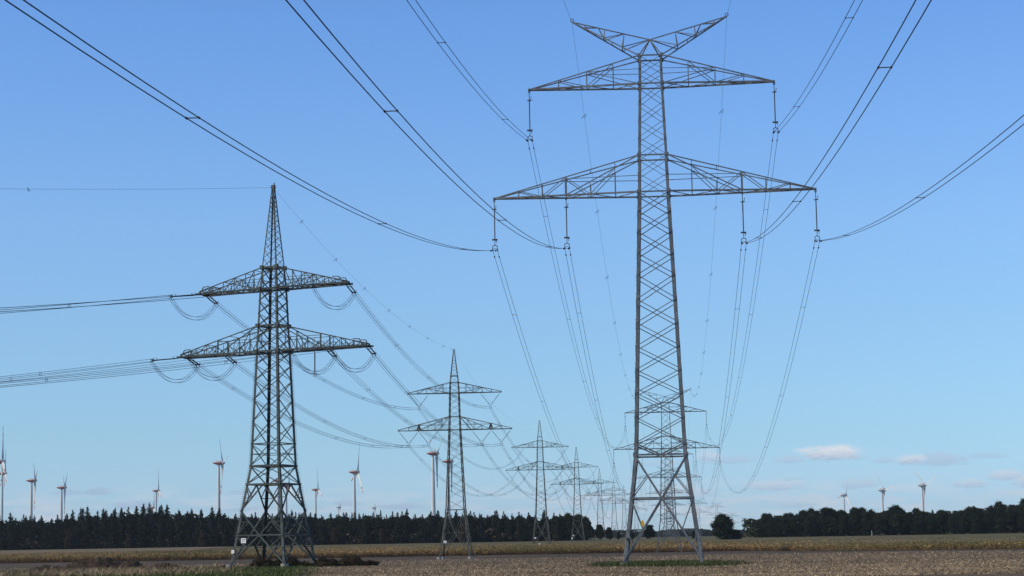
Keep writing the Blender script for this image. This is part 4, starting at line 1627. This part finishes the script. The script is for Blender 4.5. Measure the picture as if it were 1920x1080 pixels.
V_all, T_all = [], []
for row in range(7):
    x = np.arange(-205, 215, 0.34) + rng.normal(0, 0.06, int(math.ceil(420 / 0.34)))[:len(np.arange(-205, 215, 0.34))]
    y = maize_front_y(x) + row * 0.75 + rng.normal(0, 0.1, len(x)) + 0.8 * np.sin(x * 0.15)
    v, t = maize(x, y, 2.15, 6)
    V_all.append(v)
    T_all.append(t)
n = 42000
x = rng.uniform(-215, 235, n)
dep = np.interp(x, [-215, -112, 70, 140, 235], [80, 84, 88, 260, 290])
y = maize_front_y(x) + 4 + dep * rng.random(n)
v, t = maize(x, y, 2.2, 3)
V_all.append(v)
T_all.append(t)
V = np.concatenate(V_all).reshape(-1, 3)
T = np.repeat(np.concatenate(T_all), 3, axis=0)
o = raw_mesh('maize_crop', V, np.arange(len(V)).reshape(-1, 3), M['maize'], T)
tag(o, 'ripening maize standing in a long band across the middle of the fields', 'maize', None, 'stuff')
# leafy body of the crop between the plants
Vb, Fb, Tb = [], [], []
xs = np.arange(-215, 236, 2.0)
fr = np.array([0.0, 0.012, 0.03, 0.06, 0.1, 0.16, 0.24, 0.33, 0.43, 0.54, 0.66, 0.78, 0.9, 1.0])
for i, xx in enumerate(xs):
    d0 = float(np.interp(xx, [-215, -112, 70, 140, 235], [80, 84, 88, 260, 290]))
    for j, f in enumerate(fr):
        yy = float(maize_front_y(xx)) + 3.0 + d0 * f
        hz = (0.1 if j == 0 else 1.55 + random.uniform(-0.2, 0.2))
        Vb.append((xx, yy, float(ground(yy)) + hz))
        Tb.append((0.14 + random.uniform(-0.03, 0.03), 0.115, 0.05))
w = len(fr)
for i in range(len(xs) - 1):
    for j in range(w - 1):
        Fb.append((i * w + j, (i + 1) * w + j, (i + 1) * w + j + 1, i * w + j + 1))
o = raw_mesh('maize_crop', Vb, Fb, M['maize'], np.array(Tb))
tag(o, 'dense leafy inside of the ripening maize field', 'maize', None, 'stuff')

# stubble
n = 210000
y = 1.0 / (1 / 100.0 + (1 / 440.0 - 1 / 100.0) * rng.random(n) ** 1.25)
x = -0.30 * y + rng.random(n) * 0.60 * y
lx = np.interp(y, [0, 140, 240, 262, 302, 345, 385, 428, 440], [-45, -15, -26, -20, -110, -80, -50, -15, 0]) + rng.normal(0, 0.8, n)
rx = np.interp(y, [262, 302, 345, 385, 428, 440], [125, 125, 108, 97, 86, 80])
gp = ((x - 14.4) / 6.6) ** 2 + ((y - 191) / 24.0) ** 2 > 1 + rng.normal(0, 0.15, n)
k = (x > lx) & (x < rx) & gp
x, y = x[k], y[k]
n = len(x)
P = np.stack([x, y, ground(y)], axis=1)
sc_ = np.interp(y, [100, 200, 440], [0.8, 1.0, 1.7])
pt_ = (1.0 + 0.22 * np.sin(x * 0.21 + 2 * np.sin(y * 0.05)) * np.sin(y * 0.13 + x * 0.04) + 0.12 * np.sin(y * 0.47 + x * 0.02))[:, None]
blades(P, rng.uniform(0.03, 0.16, n) * sc_, rng.uniform(0.025, 0.085, n) * sc_, np.full(n, 1.3), lin(n, (0.118, 0.083, 0.054), (0.55, 0.415, 0.265), 0.26) * pt_, 'stubble', 'pale cut straw stubble covering the brown field', M['straw'])
# grass: verge at the left, patch under the tall pylon
n = 52000
y = 132 + 135 * rng.random(n)
x = rng.uniform(-75, -8, n)
lx = np.interp(y, [132, 140, 240, 262, 300], [-15, -15, -26, -20, -20])
k = (x < lx + rng.normal(0, 1.0, n)) & (x > -0.30 * y) & (y < 262 + rng.normal(0, 2, n))
x, y = x[k], y[k]
n = len(x)
P = np.stack([x, y, ground(y)], axis=1)
dry = (np.sin(x * 0.35 + y * 0.06) * np.sin(y * 0.11 + 2) + rng.normal(0, 0.35, n) > 0.25 + np.clip((x + 40) * 0.06, -0.35, 0.7))[:, None]
tint = np.where(dry, lin(n, (0.17, 0.14, 0.08), (0.25, 0.2, 0.11)), lin(n, (0.050, 0.074, 0.022), (0.108, 0.124, 0.040)))
blades(P, rng.uniform(0.1, 0.38, n), rng.uniform(0.04, 0.12, n), np.full(n, 0.5), tint, 'grass', 'rough green grass of the verge at the left', M['grass'])
n = 16000
r_ = np.sqrt(rng.random(n))
a_ = rng.uniform(0, 6.283, n)
x = 14.4 + 6.9 * r_ * np.cos(a_) + rng.normal(0, 0.4, n)
y = 191 + 25.0 * r_ * np.sin(a_)
P = np.stack([x, y, ground(y)], axis=1)
tint = lin(n, (0.038, 0.060, 0.020), (0.090, 0.102, 0.036))
tint[x > 18.5] = lin(int((x > 18.5).sum()), (0.06, 0.07, 0.03), (0.14, 0.11, 0.06))
blades(P, rng.uniform(0.08, 0.42, n), rng.uniform(0.05, 0.13, n), np.full(n, 0.45), tint, 'grass', 'green grass patch under the tallest pylon', M['grass'])


# scrub between the feet of the angle pylon
def scrub(cx, cy, rx, ry, h, n, label):
    a = rng.uniform(0, 6.283, n)
    r = np.sqrt(rng.random(n))
    x = rx * r * np.cos(a)
    y = ry * r * np.sin(a)
    top = h * (1 - 0.55 * r ** 3) * (0.82 + 0.2 * np.sin(x * 1.7) + 0.12 * np.sin(x * 4.1 + 1))
    z = top * rng.random(n) ** 0.6
    P = np.stack([x, y, z * 0.55], axis=1)
    a2 = rng.uniform(0, 6.283, n)
    dd = np.stack([np.cos(a2), np.sin(a2), np.zeros(n)], axis=1) * rng.uniform(0.03, 0.09, n)[:, None]
    tip = P + np.stack([rng.normal(0, 0.22, n), rng.normal(0, 0.22, n), top * rng.uniform(0.3, 0.6, n)], axis=1)
    V = np.stack([P - dd, P + dd, tip], axis=1).reshape(-1, 3)
    F = np.arange(3 * n).reshape(-1, 3)
    o = raw_mesh('bramble_bush', V, F, M['bramble'])
    o.location = (cx, cy, 0.0)
    return tag(o, label, 'bush', 'dark brambles under the angle pylon')


scrub(-29.8, 251, 3.9, 2.2, 1.6, 5600, 'dark bramble thicket between the left and middle feet of the dark angle pylon')
scrub(-21.8, 252, 4.4, 2.0, 1.4, 5600, 'dark bramble thicket spilling past the right foot of the dark angle pylon')
scrub(-36.4, 249, 1.3, 1.2, 0.6, 900, 'small low bramble clump at the left foot of the dark angle pylon')

# heap of dug earth with straw on it, in the left foreground
random.seed(5)
hp = []
nx, ny = 90, 26
V, F = [], []
for i in range(nx + 1):
    for j in range(ny + 1):
        u, v = i / nx, j / ny
        xx = -49.5 + 19.0 * u
        yy = 193 + 11 * v
        e = math.sin(math.pi * v) ** 0.8 * math.sin(math.pi * u) ** 0.5
        prof = 0.75 + 0.35 * math.sin(u * 17 + 1) * 0.6 + 0.25 * math.sin(u * 41 + 2) * 0.5 + (0.35 if u < 0.62 else -0.1)
        zz = e * max(0.25, prof) * 1.1 + (random.uniform(-0.26, 0.3) * e)
        V.append((xx + random.uniform(-0.1, 0.1), yy + random.uniform(-0.1, 0.1), zz - 0.05))
for i in range(nx):
    for j in range(ny):
        a = i * (ny + 1) + j
        F.append((a, a + ny + 1, a + ny + 2, a + 1))
o = raw_mesh('earth_heap', V, F, M['earth'])
tag(o, 'low heap of dark dug earth with dry stalks on the grass at the left', 'earth heap')
n = 14000
x = rng.uniform(-50, -26, n)
y = rng.uniform(158, 199, n)
k = rng.random(n) < 0.16 + 0.84 * np.exp(-((x + 37.5 + (y - 190) * 0.06) / 4.5) ** 2) * np.clip(1.2 - abs(y - 188) / 25, 0, 1)
x, y = x[k], y[k]
n = len(x)
P = np.stack([x, y, 0.05 + 0.55 * np.exp(-((y - 197) / 3.0) ** 2) * rng.random(n)], axis=1)
blades(P, rng.uniform(0.15, 0.75, n), rng.uniform(0.04, 0.12, n), np.full(n, 1.1), lin(n, (0.19, 0.13, 0.075), (0.42, 0.33, 0.2)), 'straw_litter', 'dry stalks and straw thrown over the earth heap', M['straw'])

# pale marker post before the right hand wood, and white marker stones by the far spire pylons
mb = MB()
mb.tube([(0, 0, -0.3), (0, 0, 2.6)], 0.12, 8, True, [0.13, 0.09])
mb.box((0, 0, 2.65), (0.3, 0.3, 0.12))
o = mb.build('marker_post', M['plate'])
o.location = (187.0, 1046, float(ground(1046)))
tag(o, 'thin pale post in front of the right hand wood', 'post')
for (x, y, lab) in ((8.6, 735, 'small white marker at the left foot of the second spire pylon'), (27.5, 980, 'small white marker inside the feet of the third spire pylon')):
    mb = MB()
    mb.box((0, 0, 0.5), (0.75, 0.1, 0.85))
    mb.bar((0, 0.07, 0), (0, 0.07, 1.0), 0.1)
    o = mb.build('marker_plate', M['plate'])
    o.location = (x, y, float(ground(y)) + (1.0 if y > 900 else 0.2))
    tag(o, lab, 'marker')

# ------------------------------------------------------------------ the air itself
mb = MB()
mb.box((0, 4250, 100.0), (7100, 9700, 208.0))
hz = bpy.data.materials.new('haze')
hz.use_nodes = True
ht_ = hz.node_tree
ht_.nodes.clear()
ho = ht_.nodes.new('ShaderNodeOutputMaterial')
hv = ht_.nodes.new('ShaderNodeVolumePrincipled')
hv.inputs['Color'].default_value = (0.78, 0.88, 1.0, 1)
hv.inputs['Density'].default_value = 0.00004
hv.inputs['Anisotropy'].default_value = 0.2
ht_.links.new(hv.outputs[0], ho.inputs['Volume'])
o = mb.build('haze', hz)
tag(o, 'thin pale blue air over the fields', 'haze', None, 'stuff')
